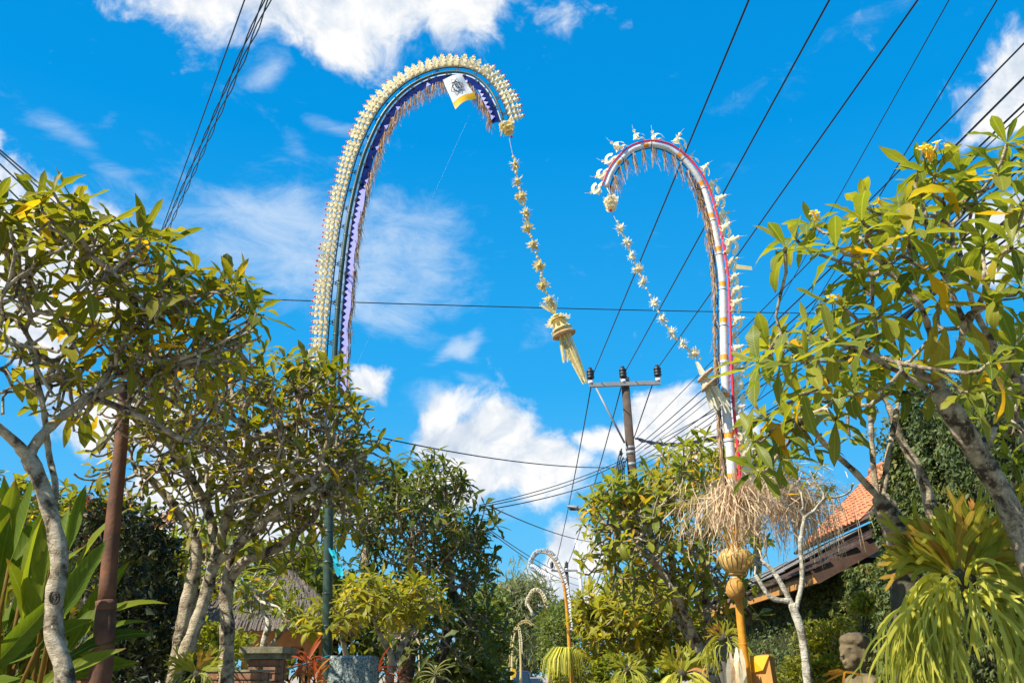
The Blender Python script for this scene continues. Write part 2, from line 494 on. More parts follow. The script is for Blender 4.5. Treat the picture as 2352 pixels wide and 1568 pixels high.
M['navy'] = plain('navy_cloth', (.003, .016, .12), .85, .2, spec=.08)
M['yellow'] = plain('yellow_cloth', (.86, .48, .005), .6, .10, thin=.3)
M['yellow_b'] = plain('yellow_bamboo', (.66, .30, .02), .42, .30, 14.0, dark=(.45, .17, .015))
M['ochre'] = plain('ochre_board', (.52, .24, .05), .6, .2, 5.0)
M['rust'] = plain('rusty_steel', (.155, .060, .026), .8, .5, 7.0, bump=.5, dark=(.060, .026, .015))
M['concrete'] = plain('brown_concrete', (.085, .054, .036), .9, .4, 5.0, bump=.2, dark=(.045, .032, .024))
M['steel'] = plain('galvanized_steel', (.26, .27, .28), .6, .25, 9.0, .2)
M['white_m'] = plain('white_enamel', (.75, .76, .78), .4, .08)
M['brick'] = plain('brick_clay', (.36, .17, .085), .9, .5, 20.0, bump=.4, dark=(.20, .10, .06))
M['stone'] = plain('mossy_stone', (.30, .27, .17), .95, .5, 9.0, bump=.6, dark=(.12, .11, .06))
M['statue'] = plain('weathered_carved_stone', (.27, .19, .09), .9, .6, 7.0, bump=.7, dark=(.075, .062, .034))
M['thatch'] = plain('grey_thatch', (.17, .14, .115), .95, .5, 30.0, bump=.7, dark=(.08, .065, .055))  # base tone darkened for the shade the pavilion lies in
M['wood'] = plain('orange_wood', (.40, .155, .035), .55, .35, 9.0)
M['wood_d'] = plain('dark_timber', (.10, .052, .032), .7, .4, 9.0)
M['tile'] = plain('terracotta_tile', (.56, .20, .085), .8, .35, 7.0, bump=.2)
M['shingle'] = plain('old_shingle', (.115, .070, .055), .9, .5, 16.0, bump=.6)
M['sheet'] = plain('weathered_metal_sheet', (.22, .215, .205), .9, .4, 4.0, spec=.15)
M['plaster'] = plain('stained_plaster', (.12, .105, .075), .9, .5, 3.0, dark=(.05, .045, .035))
M['moss_wall'] = plain('moss_dark_wall', (.050, .058, .026), .95, .5, 5.0, dark=(.022, .026, .012))
M['soil'] = plain('pale_bounce_earth', (.36, .31, .23), .95, .3, 2.0)  # earth made pale to bounce sunlight up onto the leaf undersides
M['asphalt'] = plain('asphalt', (.12, .12, .12), .85, .3, 8.0)
M['paving'] = plain('kerb_stone', (.30, .29, .27), .85, .3, 4.0)
M['cyan'] = plain('cyan_plastic_bag', (.01, .42, .55), .35, .2)
M['paint_s'] = plain('silver_car_paint', (.42, .43, .44), .25, .05, 2.0, .6)
M['paint_b'] = plain('blue_car_paint', (.012, .03, .07), .2, .1, 2.0)
M['glass'] = plain('dark_glass', (.02, .035, .05), .08, .1)
M['lamp_red'] = plain('red_lens', (.35, .01, .01), .2, .1)
M['skin'] = plain('skin', (.35, .20, .13), .6, .1)
M['shirt'] = plain('red_shirt', (.45, .02, .05), .8, .1)
M['shirt_w'] = plain('white_shirt', (.6, .6, .6), .8, .1)
M['trunk_moss'] = plain('mossy_trunk', (.085, .075, .045), .95, .5, 12.0, bump=.8, dark=(.03, .028, .018))


def granite():
    m, t, b = newmat('speckled_granite')
    co = t.new('ShaderNodeTexCoord').outputs['Object']
    v = t.new('ShaderNodeTexVoronoi'); t.put(v, 'Vector', co); t.put(v, 'Scale', 95.0)
    n = t.noise(co, 60.0, 4, .7)
    col = t.ramp(t.math('ADD', t.math('MULTIPLY', v.outputs['Color'], .5), t.math('MULTIPLY', n, .5)), [(.30, (.030, .045, .040)), (.46, (.12, .15, .135)), (.64, (.36, .40, .36))])
    t.put(b, 'Base Color', col); t.put(b, 'Roughness', .3)
    return m


M['granite'] = granite()
M['basket'] = plain('golden_woven_leaf', (.80, .56, .20), .7, .3, 30.0, dark=(.55, .34, .10), thin=.3)
M['husk'] = plain('coconut_husk', (.62, .31, .03), .75, .3, 16.0, bump=.4, dark=(.26, .12, .045))
M['wrap'] = plain('wrapped_white_cloth', (.84, .84, .84), .6, .12, 22.0, bump=.5, dark=(.66, .65, .62), thin=.25)
# ------------------------------------------------------------------ setting: ground, road, kerbs
def sheet(name, x0, x1, y0, y1, z, mat, lab=None):
    mb = MB(); mb.add([(x0, y0, z), (x1, y0, z), (x1, y1, z), (x0, y1, z)], np.array([[0, 1, 2, 3]]))
    o = mb.build(name, mat, origin=np.zeros(3), smooth=False); return tag(o, lab, kind='structure')


sheet('ground', -3000, 3000, -3000, 3000, 0.0, M['soil'], 'bare brown soil beside the road')
sheet('road', -1.6, 3.2, -40, 900, 0.004, M['asphalt'], 'narrow grey asphalt road running away between the trees')
for sx in (-1.75, 3.35):
    mb = MB(); mb.box((sx, 430, .065), (.3, 940, .13)); o = mb.build('kerb', M['paving'], smooth=False)
    tag(o, 'low concrete kerb along the %s edge of the road' % ('left' if sx < 0 else 'right'), kind='structure')


# ------------------------------------------------------------------ leaves
def leaf_template(w=.28, droop=.25, fold=.14, rows=6, wave=.0, kind=0, phase=0.0):
    t = np.linspace(0, 1, rows)
    if kind == 0:      # long, widest beyond the middle
        pr = np.sin(math.pi * t ** 1.35) ** .8; pr[0] = .08; pr = np.maximum(pr, .05 * (t < .9)); pr[-1] = 0.03
    elif kind == 1:    # oval
        pr = np.sin(math.pi * t ** .95) ** .75; pr[0] = .06; pr[-1] = .03
    else:              # broad blade on a stalk
        pr = np.where(t < .22, .05, np.sin(math.pi * np.clip((t - .18) / .82, 0, 1) ** .9) ** .7); pr[-1] = .03
    ang = droop * 2.2 * t
    y = np.concatenate([[0], np.cumsum(np.cos((ang[1:] + ang[:-1]) / 2) * np.diff(t))])
    z = -np.concatenate([[0], np.cumsum(np.sin((ang[1:] + ang[:-1]) / 2) * np.diff(t))])
    V, UV = [], []
    for i in range(rows):
        hw = pr[i] * w / 2; f = fold * hw * 2
        wv = wave * math.sin(i * 2.3 + phase) * hw
        V += [(-hw, y[i], z[i] + f + wv), (0, y[i], z[i]), (hw, y[i], z[i] + f - wv)]
        UV += [(0.5 - .5 * pr[i], t[i]), (.5, t[i]), (.5 + .5 * pr[i], t[i])]
    q = []
    for i in range(rows - 1):
        a = i * 3
        q += [[a, a + 1, a + 4, a + 3], [a + 1, a + 2, a + 5, a + 4]]
    return np.array(V), np.array(q), np.array(UV)


SETS = {
    'frangi': [leaf_template(wd, d, f, 7, wv, 0, k) for k, (wd, d, f, wv) in enumerate([(.27, .10, .16, .1), (.31, .24, .14, .25), (.25, .36, .18, .3), (.29, .55, .12, .25), (.23, .16, .32, .35), (.34, .30, .06, .4), (.22, -.18, .22, .3), (.30, .75, .2, .3)])],
    'oval': [leaf_template(.42, d, f, 5, .1, 1, k) for k, (d, f) in enumerate([(.1, .15), (.25, .12), (.4, .2), (.2, .2)])],
    'small': [leaf_template(.5, d, .2, 3, 0, 1, k) for k, d in enumerate([.1, .3, .5])],
    'needle': [leaf_template(.10, d, .0, 4, 0, 1, k) for k, d in enumerate([.2, .5, .8])],
    'blade': [leaf_template(wd, d, f, 9, .12, 2, k) for k, (wd, d, f) in enumerate([(.15, .08, .35), (.17, .2, .28), (.16, .45, .2), (.14, .7, .25), (.18, -.12, .3)])],
    'strap': [leaf_template(.13, d, .3, 6, .05, 0, k) for k, d in enumerate([.2, .4, .6, .8])],
}
_lm = {}


def leaf_mesh(kind, k, q, mat):
    key = (kind, k, q, mat)
    if key not in _lm:
        mb = MB(); V, Q, UV = SETS[kind][k]; mb.add(V, Q, 0, q / 5.0, UV)
        _lm[key] = mb.mesh('leaf_shape', M[mat])
    return _lm[key]


def put_leaves(root, L, kind, mat, n_ind, piece='leaf', rest='foliage'):
    """L: list of (pos, B scaled, tint); the n_ind largest in the picture become parts, the rest one part"""
    if not L: return
    pos = np.array([l[0] for l in L]); B = np.array([l[1] for l in L]); T = np.clip(np.array([l[2] for l in L]), 0, 1)
    nk = len(SETS[kind]); K = NR.integers(0, nk, len(L))
    px, py, z = proj(pos + B[:, :, 1] * .5)
    size = np.linalg.norm(B[:, :, 1], axis=1) / np.maximum(z, .1)
    size[(px < -20) | (px > 2372) | (py < -20) | (py > 1588) | (z < .1)] = 0
    order = np.argsort(-size); ind = [i for i in order[:n_ind] if size[i] > 0]
    org = wloc(root)
    for i in ind:
        inst(piece, leaf_mesh(kind, int(K[i]), int(round(T[i] * 5)), mat), root, mat4(B[i], pos[i] - org))
    restm = np.ones(len(L), bool); restm[ind] = False
    if restm.any():
        mb = MB()
        for k in range(nk):
            s = np.where(restm & (K == k))[0]
            if not len(s): continue
            V, Q, UV = SETS[kind][k]
            W = np.einsum('nij,vj->nvi', B[s], V) + pos[s][:, None]
            QQ = (Q[None] + (np.arange(len(s)) * len(V))[:, None, None]).reshape(-1, Q.shape[1])
            mb.add(W.reshape(-1, 3), QQ, 0, np.repeat(T[s], len(V)), np.tile(UV, (len(s), 1)))
        tag(mb.build(rest, M[mat], root), kind='stuff')


def leaf_frame(d, up, length):
    d = unit(d); z = up - d * (up @ d)
    if np.linalg.norm(z) < 1e-3: z = np.array([d[1], -d[0], .2])
    z = unit(z); x = np.cross(d, z)
    return np.stack([x, d, z], 1) * length


def rosette(L, tip, d, k, ln, tint, spread=(25, 100), grav=.12, yel=.08, tj=.12):
    e1 = unit(np.cross(d, (.3, .2, 1.0))); e2 = np.cross(d, e1); a0 = rng.random() * 6.28
    for i in range(k):
        th = R_(spread[0] + (spread[1] - spread[0]) * (i + rng.random()) / k)
        az = a0 + i * 2.4 + rng.uniform(-.3, .3)
        o = e1 * math.cos(az) + e2 * math.sin(az)
        v = d * math.cos(th) + o * math.sin(th); v = v + np.array([0, 0, -grav * (th)])
        old = th > R_(spread[1] - 22)
        tt = tint + rng.gauss(0, tj) + (rng.uniform(.35, .7) if old and rng.random() < yel * 3 else 0)
        s = ln * rng.uniform(.5, 1.15)
        L.append((tip - d * ln * .10 * (i / k) + v * .0, leaf_frame(v, d * .8 + np.array([0, 0, .7]) + NR.normal(0, .15, 3), s), tt))


def ell(px, py, Y, rx, ry, rd, n, lo=.72, zmin=-.35):
    c = P(px, py, Y); z = (c - CAM) @ FWD
    r = np.array([rx * z / F, rd, ry * z / F]); out = []
    while len(out) < n:
        v = unit(NR.normal(0, 1, 3))
        if v[2] < zmin or (v[2] < 0.1 and rng.random() < .35): continue
        out.append(c + v * r * rng.uniform(lo, 1.0))
    return out


class Tree:
    def __init__(s, name, label, cat, group, base, leaf, kind, lmat, bark='bark', twig='twig', n_ind=300):
        s.root = thing(name, label, cat, (base[0], base[1], 0), group)
        s.trunk = MB(); s.limbs = []; s.L = []; s.kind = kind; s.lmat = lmat; s.bark = bark; s.twig = twig; s.n_ind = n_ind
        s.tips = []; s.leaf = leaf

    def path(s, pts, k=None, mb=None, knots=True):
        """trunk or main limb through (px, py, Y, width px)"""
        q = []
        if pts[0][1] is None:      # stem down to the ground in even steps
            g, p1 = np.array([pts[0][0], pts[0][2], 0.0]), P(*pts[1][:3])
            for f in (0, .25, .5, .75):
                m = g + (p1 - g) * f; q.append((*m, (pts[0][3] * (1 - f) + pts[1][3] * f) / 2 * pts[0][2] / F * 1.05))
            pts = pts[1:]
        for px, py, Y, w in pts:
            p = P(px, py, Y)
            q.append((*p, w / 2 * Y / F * 1.05))
        w = smoothpath(q, k or 5 * len(q))
        rad = w[:, 3] * (1 + NR.normal(0, .045, len(w)) + .06 * np.sin(np.arange(len(w)) * 1.7 + rng.random() * 6))
        (mb or s.trunk).tube(w[:, :3], rad, 12, jitter=.045)
        return w[-1, :3], unit(w[-1, :3] - w[-3, :3]), w[-1, 3]

    def grow(s, p, d, S, rt, ex, rmax, mb, n0, cen, wob=.12):
        n = len(S); r0 = min(rt * n ** ex, rmax)
        if n == 1:
            q = S[0]; L = np.linalg.norm(q - p)
            e = unit(unit(q - cen) * .6 + np.array([0, 0, .75]) + unit(q - p) * .5)
            path = bez(p, p + d * L * .35, q - e * L * .4, q, 5)
            mb.tube(path, np.linspace(r0, rt * .95, 5), 5, tint=rng.random(), cap=False)
            s.tips.append((q, e)); return
        c = S.mean(0); D = S - c
        ax = np.linalg.svd(D + NR.normal(0, 1e-4, D.shape), full_matrices=False)[2][0] if n > 2 else unit(S[1] - S[0])
        pr = D @ ax; o = np.argsort(pr); cut = n // 2 if n < 5 else int(n * rng.uniform(.38, .62))
        f = {2: .5, 3: .45}.get(n, rng.uniform(.26, .42))
        L0 = np.linalg.norm(c - p); q = p + (c - p) * f + NR.normal(0, wob, 3) * L0 * .28
        L = np.linalg.norm(q - p) + 1e-6; e = unit(unit(q - p) + np.array([0, 0, .12]))
        k = 5 if n < 12 else 6
        path = bez(p, p + d * L * .38, q - e * L * .33, q, k)
        r1 = min(rt * max(n * .72, 1) ** ex, r0)
        mb.tube(path, np.linspace(r0, r1, k) * (1 + NR.normal(0, .04, k)), 5 if r0 < .02 else 7, tint=rng.random(), cap=False)
        for sub in (o[:cut], o[cut:]):
            m2 = mb
            if len(sub) <= n0 and n > n0: m2 = MB(); s.limbs.append(m2)
            s.grow(q, e, S[sub], rt, ex, r1, m2, n0, cen, wob)

    def crown(s, sources, tips, rt=.012, ex=.44, wob=.12):
        """sources: (p, d, r); every tip goes to the source it grows from most easily"""
        T = np.array(tips); cen = T.mean(0) - np.array([0, 0, .8])
        A = np.array([x[0] for x in sources])
        Dm = np.linalg.norm(T[:, None] - A[None], axis=2)
        for j, (p, d, r) in enumerate(sources):
            U = unit_rows(T - p); Dm[:, j] *= (1.25 - .5 * (U @ d))
        own = Dm.argmin(1)
        for j, (p, d, r) in enumerate(sources):
            S = T[own == j]
            if not len(S): continue
            mb = MB(); s.limbs.append(mb)
            s.grow(p, d, S, rt, ex, r, mb, max(4, len(T) // 10), cen, wob)

    def leaves(s, k=(8, 12), tint=.4, open_=999, inner=(0, 3), **kw):
        A = np.array([q for q, e in s.tips])
        for q, e in s.tips:
            D = A - q; over = int(((D[:, 2] > .10) & (np.hypot(D[:, 0], D[:, 1]) < .38)).sum())
            n = rng.randint(*k) if over <= open_ else rng.randint(*inner)
            if n: rosette(s.L, q, e, n, s.leaf, tint + rng.gauss(0, .07), **kw)

    def finish(s):
        s.trunk.build('trunk', M[s.bark], s.root)
        for m in s.limbs:
            if m.n: m.build('limb', M[s.twig], s.root)
        put_leaves(s.root, s.L, s.kind, s.lmat, s.n_ind)
        return s.root


def unit_rows(a):
    return a / (np.linalg.norm(a, axis=1, keepdims=True) + 1e-9)


NZV = np.array([0, 0, 1.0])
TG = 'frangipani trees along the street'
# ---- A: nearest tree on the left, pale crooked trunk
b = P(150, 1568, 4.6)
T = Tree('frangipani_tree', 'frangipani tree with a knotted pale crooked trunk beside the rusty pole', 'tree', TG, b, .235, 'frangi', 'leaf_a')
T.path([(b[0] + .02, None, b[1], 48), (150, 1568, 4.6, 40), (127, 1470, 4.6, 38), (125, 1380, 4.6, 38), (137, 1290, 4.6, 36), (122, 1205, 4.6, 34), (98, 1120, 4.6, 34), (66, 1050, 4.6, 36)], 46)
s1 = T.path([(66, 1052, 4.6, 28), (30, 1010, 4.5, 22), (-30, 955, 4.4, 19), (-80, 860, 4.4, 16)])
s2 = T.path([(60, 1065, 4.6, 26), (88, 1010, 4.6, 23), (150, 950, 4.7, 21), (215, 912, 4.8, 19), (285, 890, 4.9, 18)])
s3 = T.path([(118, 1190, 4.6, 15), (128, 1120, 4.7, 14), (112, 1040, 4.8, 14), (100, 940, 4.8, 13), (85, 870, 4.8, 12)])
s4 = T.path([(150, 950, 4.7, 16), (230, 880, 4.75, 15), (285, 790, 4.8, 14), (308, 715, 4.8, 12)])
s5 = T.path([(215, 912, 4.8, 16), (330, 960, 5.0, 15), (420, 1010, 5.1, 12)])
# knot scar on the trunk
kn = P(146, 1360, 4.6) - FWD * .06
mb = MB()
for rr, rd in ((.030, .007), (.014, .006)):
    a_ = np.linspace(0, 2 * math.pi, 15); c_ = kn - FWD * .03
    mb.tube([c_ + (RGT * math.cos(x) * .75 + UPV * math.sin(x)) * rr for x in a_], rd, 5)
mb.build('branch_scar', M['bark_d'], T.root)
tips = ell(150, 760, 4.8, 310, 300, 1.0, 300, .40, -.95) + ell(390, 810, 5.2, 240, 240, .8, 230, .35, -.95) + ell(-80, 650, 4.5, 180, 180, .7, 34, .6)
tips += [P(x, y, 4.8 + rng.uniform(-.3, .3)) for x, y in ((110, 500), (130, 470), (255, 540), (330, 540), (40, 520), (385, 560), (590, 720), (540, 670), (450, 620), (600, 770), (175, 560))]
T.crown([s1, s2, s3, s4, s5], tips, .0082, .36, .11)
T.leaves((6, 9), .44, 3, (0, 2), yel=.08); T.finish()

# ---- B: second tree on the left, several mottled stems
b = P(400, 1568, 7.0)
T = Tree('frangipani_tree', 'frangipani tree with forked mottled stems behind the rusty pole', 'tree', TG, b, .215, 'frangi', 'leaf_a')
s = T.path([(b[0] - .05, None, 7.0, 43), (398, 1568, 7.0, 36), (430, 1490, 7.0, 30), (468, 1380, 7.0, 27), (490, 1300, 7.0, 27), (500, 1270, 7.0, 26)])
s6 = T.path([(500, 1275, 7.0, 24), (520, 1190, 7.0, 22), (560, 1110, 7.0, 19), (600, 1020, 6.9, 16)])
s7 = T.path([(498, 1275, 7.0, 22), (480, 1180, 7.1, 20), (440, 1100, 7.1, 18), (390, 1020, 7.1, 16)])
t2 = T.path([(b[0] - .02, None, 7.35, 43), (405, 1520, 7.3, 29), (420, 1440, 7.3, 32), (440, 1340, 7.3, 30), (452, 1270, 7.3, 26), (440, 1215, 7.3, 22)])
s8 = T.path([(440, 1220, 7.3, 20), (390, 1150, 7.3, 18), (330, 1080, 7.3, 14)])
s9 = T.path([(498, 1290, 7.0, 22), (560, 1240, 6.8, 20), (640, 1170, 6.6, 17), (720, 1120, 6.5, 14)])
t3 = T.path([(b[0] + .5, None, 7.6, 43), (520, 1560, 7.6, 32), (522, 1440, 7.6, 29), (520, 1350, 7.6, 27), (560, 1290, 7.5, 22), (640, 1255, 7.4, 19), (720, 1190, 7.3, 16)])
s10 = T.path([(520, 1355, 7.6, 22), (530, 1280, 7.6, 19), (580, 1190, 7.7, 16), (640, 1100, 7.8, 14)])
tips = ell(600, 1005, 7.0, 260, 205, 1.3, 350, .45, -.9) + ell(740, 1070, 7.0, 190, 150, 1.0, 230, .35, -.95) + ell(400, 1040, 7.2, 200, 210, 1.1, 220, .35, -.95) + ell(620, 1180, 7.1, 230, 120, 1.0, 140, .3, -.95)
tips += [P(x, y, 7.0 + rng.uniform(-.5, .5)) for x, y in ((880, 995), (860, 960), (800, 935), (745, 905), (690, 865), (630, 815), (895, 1015), (830, 1150), (690, 1320), (740, 1290), (650, 1300))]
T.crown([s6, s7, s8, s9, s10, (t3[0], t3[1], t3[2])], tips, .0086, .34, .11)
T.leaves((5, 8), .46, 3, (0, 2), yel=.08); T.finish()

# ---- C: big crown right of the centre, in front of the concrete pole
b = P(1640, 1568, 13.2)
T = Tree('frangipani_tree', 'broad frangipani tree in front of the tall concrete power pole', 'tree', TG, b, .29, 'frangi', 'leaf_b')
s = T.path([(b[0], None, 13.2, 40), (1640, 1560, 13.2, 26), (1600, 1480, 13.2, 24), (1555, 1420, 13.2, 21), (1540, 1370, 13.2, 20)])
s1 = T.path([(1540, 1375, 13.2, 17), (1545, 1300, 13.4, 15), (1530, 1220, 13.5, 12)])
s2 = T.path([(1600, 1480, 13.2, 20), (1570, 1400, 12.8, 17), (1520, 1310, 12.4, 17), (1470, 1260, 12.2, 13)])
s3 = T.path([(1650, 1540, 13.2, 20), (1630, 1460, 13.4, 17), (1620, 1370, 13.6, 15), (1610, 1270, 13.7, 12)])
tips = ell(1525, 1250, 13.0, 200, 190, 1.5, 210, .5, -.8) + ell(1630, 1120, 13.7, 170, 130, 1.2, 90, .5, -.6) + ell(1440, 1230, 12.6, 100, 130, .9, 60, .6, -.8) + ell(1610, 1370, 13.4, 150, 110, 1.0, 90, .3, -.95)
tips += [P(x, y, 12.8) for x, y in ((1400, 1110), (1490, 1080), (1530, 1070), (1570, 1020), (1620, 1000), (1360, 1160), (1350, 1210), (1385, 1270))]
T.crown([s1, s2, s3], tips, .014, .36)
T.leaves((7, 10), .5, 4, (1, 5), yel=.14); T.finish()

# ---- D: next one along the right kerb
b = P(1480, 1568, 17.0)
T = Tree('frangipani_tree', 'yellow-green frangipani tree behind the orange bamboo festival pole', 'tree', TG, b, .28, 'frangi', 'leaf_y', 'bark_w', n_ind=200)
s = T.path([(b[0], None, 17.0, 40), (1480, 1568, 17.0, 22), (1478, 1500, 17.0, 20), (1460, 1455, 17.0, 18)])
s2 = T.path([(1478, 1510, 17.0, 18), (1500, 1450, 17.2, 16), (1520, 1400, 17.4, 14)])
s3 = T.path([(b[0] - .6, None, 17.6, 30), (1420, 1540, 17.6, 14), (1400, 1480, 17.6, 13), (1390, 1440, 17.5, 12)])
tips = ell(1435, 1430, 17.0, 125, 110, 2.0, 170, .45, -.95) + ell(1540, 1480, 17.5, 120, 80, 1.5, 80, .3, -.95) + ell(1510, 1420, 17.5, 110, 110, 1.8, 90, .5, -.6) + ell(1365, 1450, 17.2, 50, 80, 1.0, 45, .5, -.7)
T.crown([s, s2, s3], tips, .013, .36)
T.leaves((8, 11), .48, yel=.08); T.finish()

# ---- E: bare pale stems in front of the ivy wall
b = P(1855, 1568, 7.5)
T = Tree('young_frangipani_tree', 'slender frangipani with nearly bare white stems before the ivy wall', 'tree', TG, b, .2, 'frangi', 'leaf_b', 'bark_w', 'bark_w')
e0 = T.path([(b[0], None, 7.5, 27), (1856, 1568, 7.5, 18), (1848, 1500, 7.5, 17), (1838, 1440, 7.5, 18), (1818, 1385, 7.5, 16)])
s1 = T.path([(1820, 1390, 7.5, 13), (1800, 1350, 7.5, 11), (1775, 1310, 7.5, 10), (1752, 1290, 7.5, 8)])
s2 = T.path([(1828, 1400, 7.5, 11), (1842, 1330, 7.5, 10), (1838, 1250, 7.5, 9), (1840, 1230, 7.5, 9)])
s3 = T.path([(1815, 1380, 7.5, 11), (1770, 1370, 7.5, 10), (1735, 1320, 7.5, 8)])
tips = [P(x, y, 7.5 + rng.uniform(-.3, .3)) for x, y in ((1840, 1130), (1860, 1080), (1880, 1160), (1900, 1130), (1935, 1170), (1800, 1150), (1960, 1110), (1745, 1270), (1760, 1230), (1735, 1300), (1860, 1190))]
T.crown([s1, s2, s3], tips, .009, .3)
for q, e in T.tips[::3]: rosette(T.L, q, e, 3, .14, .5)
T.finish()

# ---- F: dark dense tree on the left behind the bright shrub
b = P(930, 1568, 15.0)
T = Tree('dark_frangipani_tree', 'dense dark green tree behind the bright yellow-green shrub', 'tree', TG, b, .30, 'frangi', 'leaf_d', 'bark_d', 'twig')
s = T.path([(b[0], None, 15.0, 60), (930, 1568, 15.0, 34), (940, 1480, 15.0, 30), (930, 1400, 15.0, 26)])
s2 = T.path([(b[0] + .7, None, 15.6, 50), (1010, 1540, 15.6, 26), (1030, 1440, 15.6, 22), (1040, 1360, 15.6, 20)])
s3 = T.path([(935, 1500, 15.0, 24), (880, 1400, 15.0, 22), (840, 1300, 15.0, 20)])
tips = ell(970, 1230, 15.2, 150, 190, 2.0, 230, .55, -.6) + ell(850, 1200, 15.0, 130, 180, 1.8, 150, .5, -.5) + ell(1050, 1330, 15.8, 100, 160, 1.5, 170, .5, -.8) + ell(1000, 1470, 15.4, 160, 110, 1.5, 170, .4, -.9)
tips += [P(x, y, 14.8) for x, y in ((1060, 1100), (1035, 1075), (1130, 1190), (1115, 1160), (1110, 1270), (1080, 1130), (1140, 1205), (1100, 1310), (940, 1050), (990, 1060), (1020, 1160))]
T.crown([s, s2, s3], tips, .013, .36)
T.leaves((7, 10), .46, 5, (1, 5), yel=.05); T.finish()

# ---- G: bright shrub behind the granite stone
b = P(890, 1568, 10.5)
T = Tree('frangipani_shrub', 'bright yellow-green frangipani shrub just behind the granite slab', 'shrub', TG, b, .20, 'frangi', 'leaf_y', 'bark_w', 'bark_w')
s = T.path([(b[0], None, 10.5, 30), (895, 1560, 10.5, 18), (900, 1510, 10.5, 15), (880, 1470, 10.5, 13)])
s2 = T.path([(900, 1530, 10.5, 15), (925, 1480, 10.6, 14), (950, 1440, 10.7, 12)])
s3 = T.path([(b[0] - .35, None, 10.6, 26), (800, 1540, 10.6, 13), (790, 1480, 10.6, 11), (780, 1440, 10.6, 10)])
tips = ell(880, 1410, 10.6, 125, 105, 1.2, 110, .45, -.5) + ell(760, 1440, 10.6, 70, 80, .9, 34, .4, -.5) + ell(970, 1400, 10.8, 60, 80, .8, 30, .5)
T.crown([s, s2, s3], tips, .0085, .3)
T.leaves((7, 10), .5, yel=.10); T.finish()

# ---- H: small ones further back on the left, behind tree B
b = P(650, 1568, 12.0)
T = Tree('frangipani_tree', 'frangipani with thin white stems before the thatched pavilion', 'tree', TG, b, .22, 'frangi', 'leaf_b', 'bark_w', 'bark_w', n_ind=120)
s = T.path([(b[0] - .3, None, 11.0, 30), (595, 1540, 11.0, 14), (605, 1480, 11.0, 13), (615, 1440, 11.0, 12)])
s2 = T.path([(b[0] - .4, None, 11.2, 30), (580, 1550, 11.2, 12), (610, 1500, 11.2, 11), (640, 1460, 11.2, 10)])
tips = ell(610, 1390, 11.0, 90, 80, .9, 26, .4, -.4) + ell(560, 1330, 11.4, 110, 80, .9, 24, .4, -.4) + ell(690, 1440, 11.0, 60, 40, .6, 12, .4)
T.crown([s, s2], tips, .010, .3); T.leaves((6, 9), .42); T.finish()
b = P(430, 1568, 15.0)
T = Tree('leafy_tree', 'round green tree seen through the stems of the second frangipani', 'tree', TG, b, .26, 'oval', 'leaf_b', 'bark_d', n_ind=120)
s = T.path([(b[0], None, 15.0, 40), (430, 1560, 15.0, 22), (440, 1400, 15.0, 18)])
tips = ell(520, 1300, 15.0, 220, 110, 1.8, 130, .4, -.6) + ell(330, 1340, 15.0, 150, 130, 1.5, 90, .4, -.6)
T.crown([s], tips, .013, .38); T.leaves((8, 11), .38); T.finish()
b = P(20, 1568, 13.0)
T = Tree('leafy_tree', 'yellow-green tree behind the broad-leaved plants', 'tree', TG, b, .2, 'oval', 'leaf_y', 'bark_d', n_ind=150)
s = T.path([(b[0], None, 13.0, 40), (20, 1560, 13.0, 22), (30, 1400, 13.0, 18)])
tips = ell(40, 1190, 13.0, 170, 100, 1.6, 130, .4, -.6) + ell(240, 1240, 13.0, 140, 110, 1.5, 90, .4, -.6) + ell(60, 1360, 13, 220, 150, 1.4, 110, .4, -.8)
T.crown([s], tips, .013, .38); T.leaves((8, 11), .34); T.finish()

# ---- R: large frangipani on the right, broad leaves and yellow flowers
b = P(2380, 1330, 5.3)
T = Tree('flowering_frangipani_tree', 'large flowering frangipani with a leaning pale trunk on the right', 'tree', TG, (b[0] + .35, b[1], 0), .285, 'frangi', 'leaf_b')
s = T.path([(b[0] + .35, None, 5.3, 78), (2450, 1500, 5.3, 59), (2385, 1340, 5.3, 55), (2345, 1230, 5.3, 51), (2300, 1130, 5.3, 48), (2250, 1050, 5.25, 48), (2200, 965, 5.2, 51), (2172, 925, 5.2, 43), (2160, 900, 5.2, 35)], 46)
a1 = T.path([(2165, 905, 5.2, 33), (2152, 860, 5.15, 25), (2140, 780, 5.1, 16), (2112, 700, 5.0, 14), (2060, 640, 4.95, 13)])
a2 = T.path([(2185, 935, 5.2, 16), (2100, 875, 5.1, 13), (2010, 825, 5.0, 11), (1965, 803, 4.95, 11)])
a2b = T.path([(1970, 806, 4.95, 9), (1930, 828, 4.9, 8), (1870, 826, 4.85, 7), (1810, 798, 4.8, 7)])
a3 = T.path([(2150, 850, 5.15, 25), (2190, 830, 5.1, 18), (2207, 790, 5.0, 16), (2215, 735, 4.95, 14)])
a4 = T.path([(2215, 738, 4.95, 13), (2180, 660, 4.9, 11), (2140, 570, 4.8, 10), (2122, 480, 4.75, 9)])
a5 = T.path([(2215, 735, 4.95, 13), (2280, 690, 4.9, 11), (2330, 620, 4.8, 11), (2380, 580, 4.8, 10)])
a6 = T.path([(2250, 1050, 5.25, 24), (2310, 920, 5.4, 21), (2380, 830, 5.5, 19)])
a6 = T.path([(2352, 900, 5.45, 18), (2280, 790, 5.3, 16), (2235, 700, 5.2, 13), (2215, 610, 5.1, 11)])
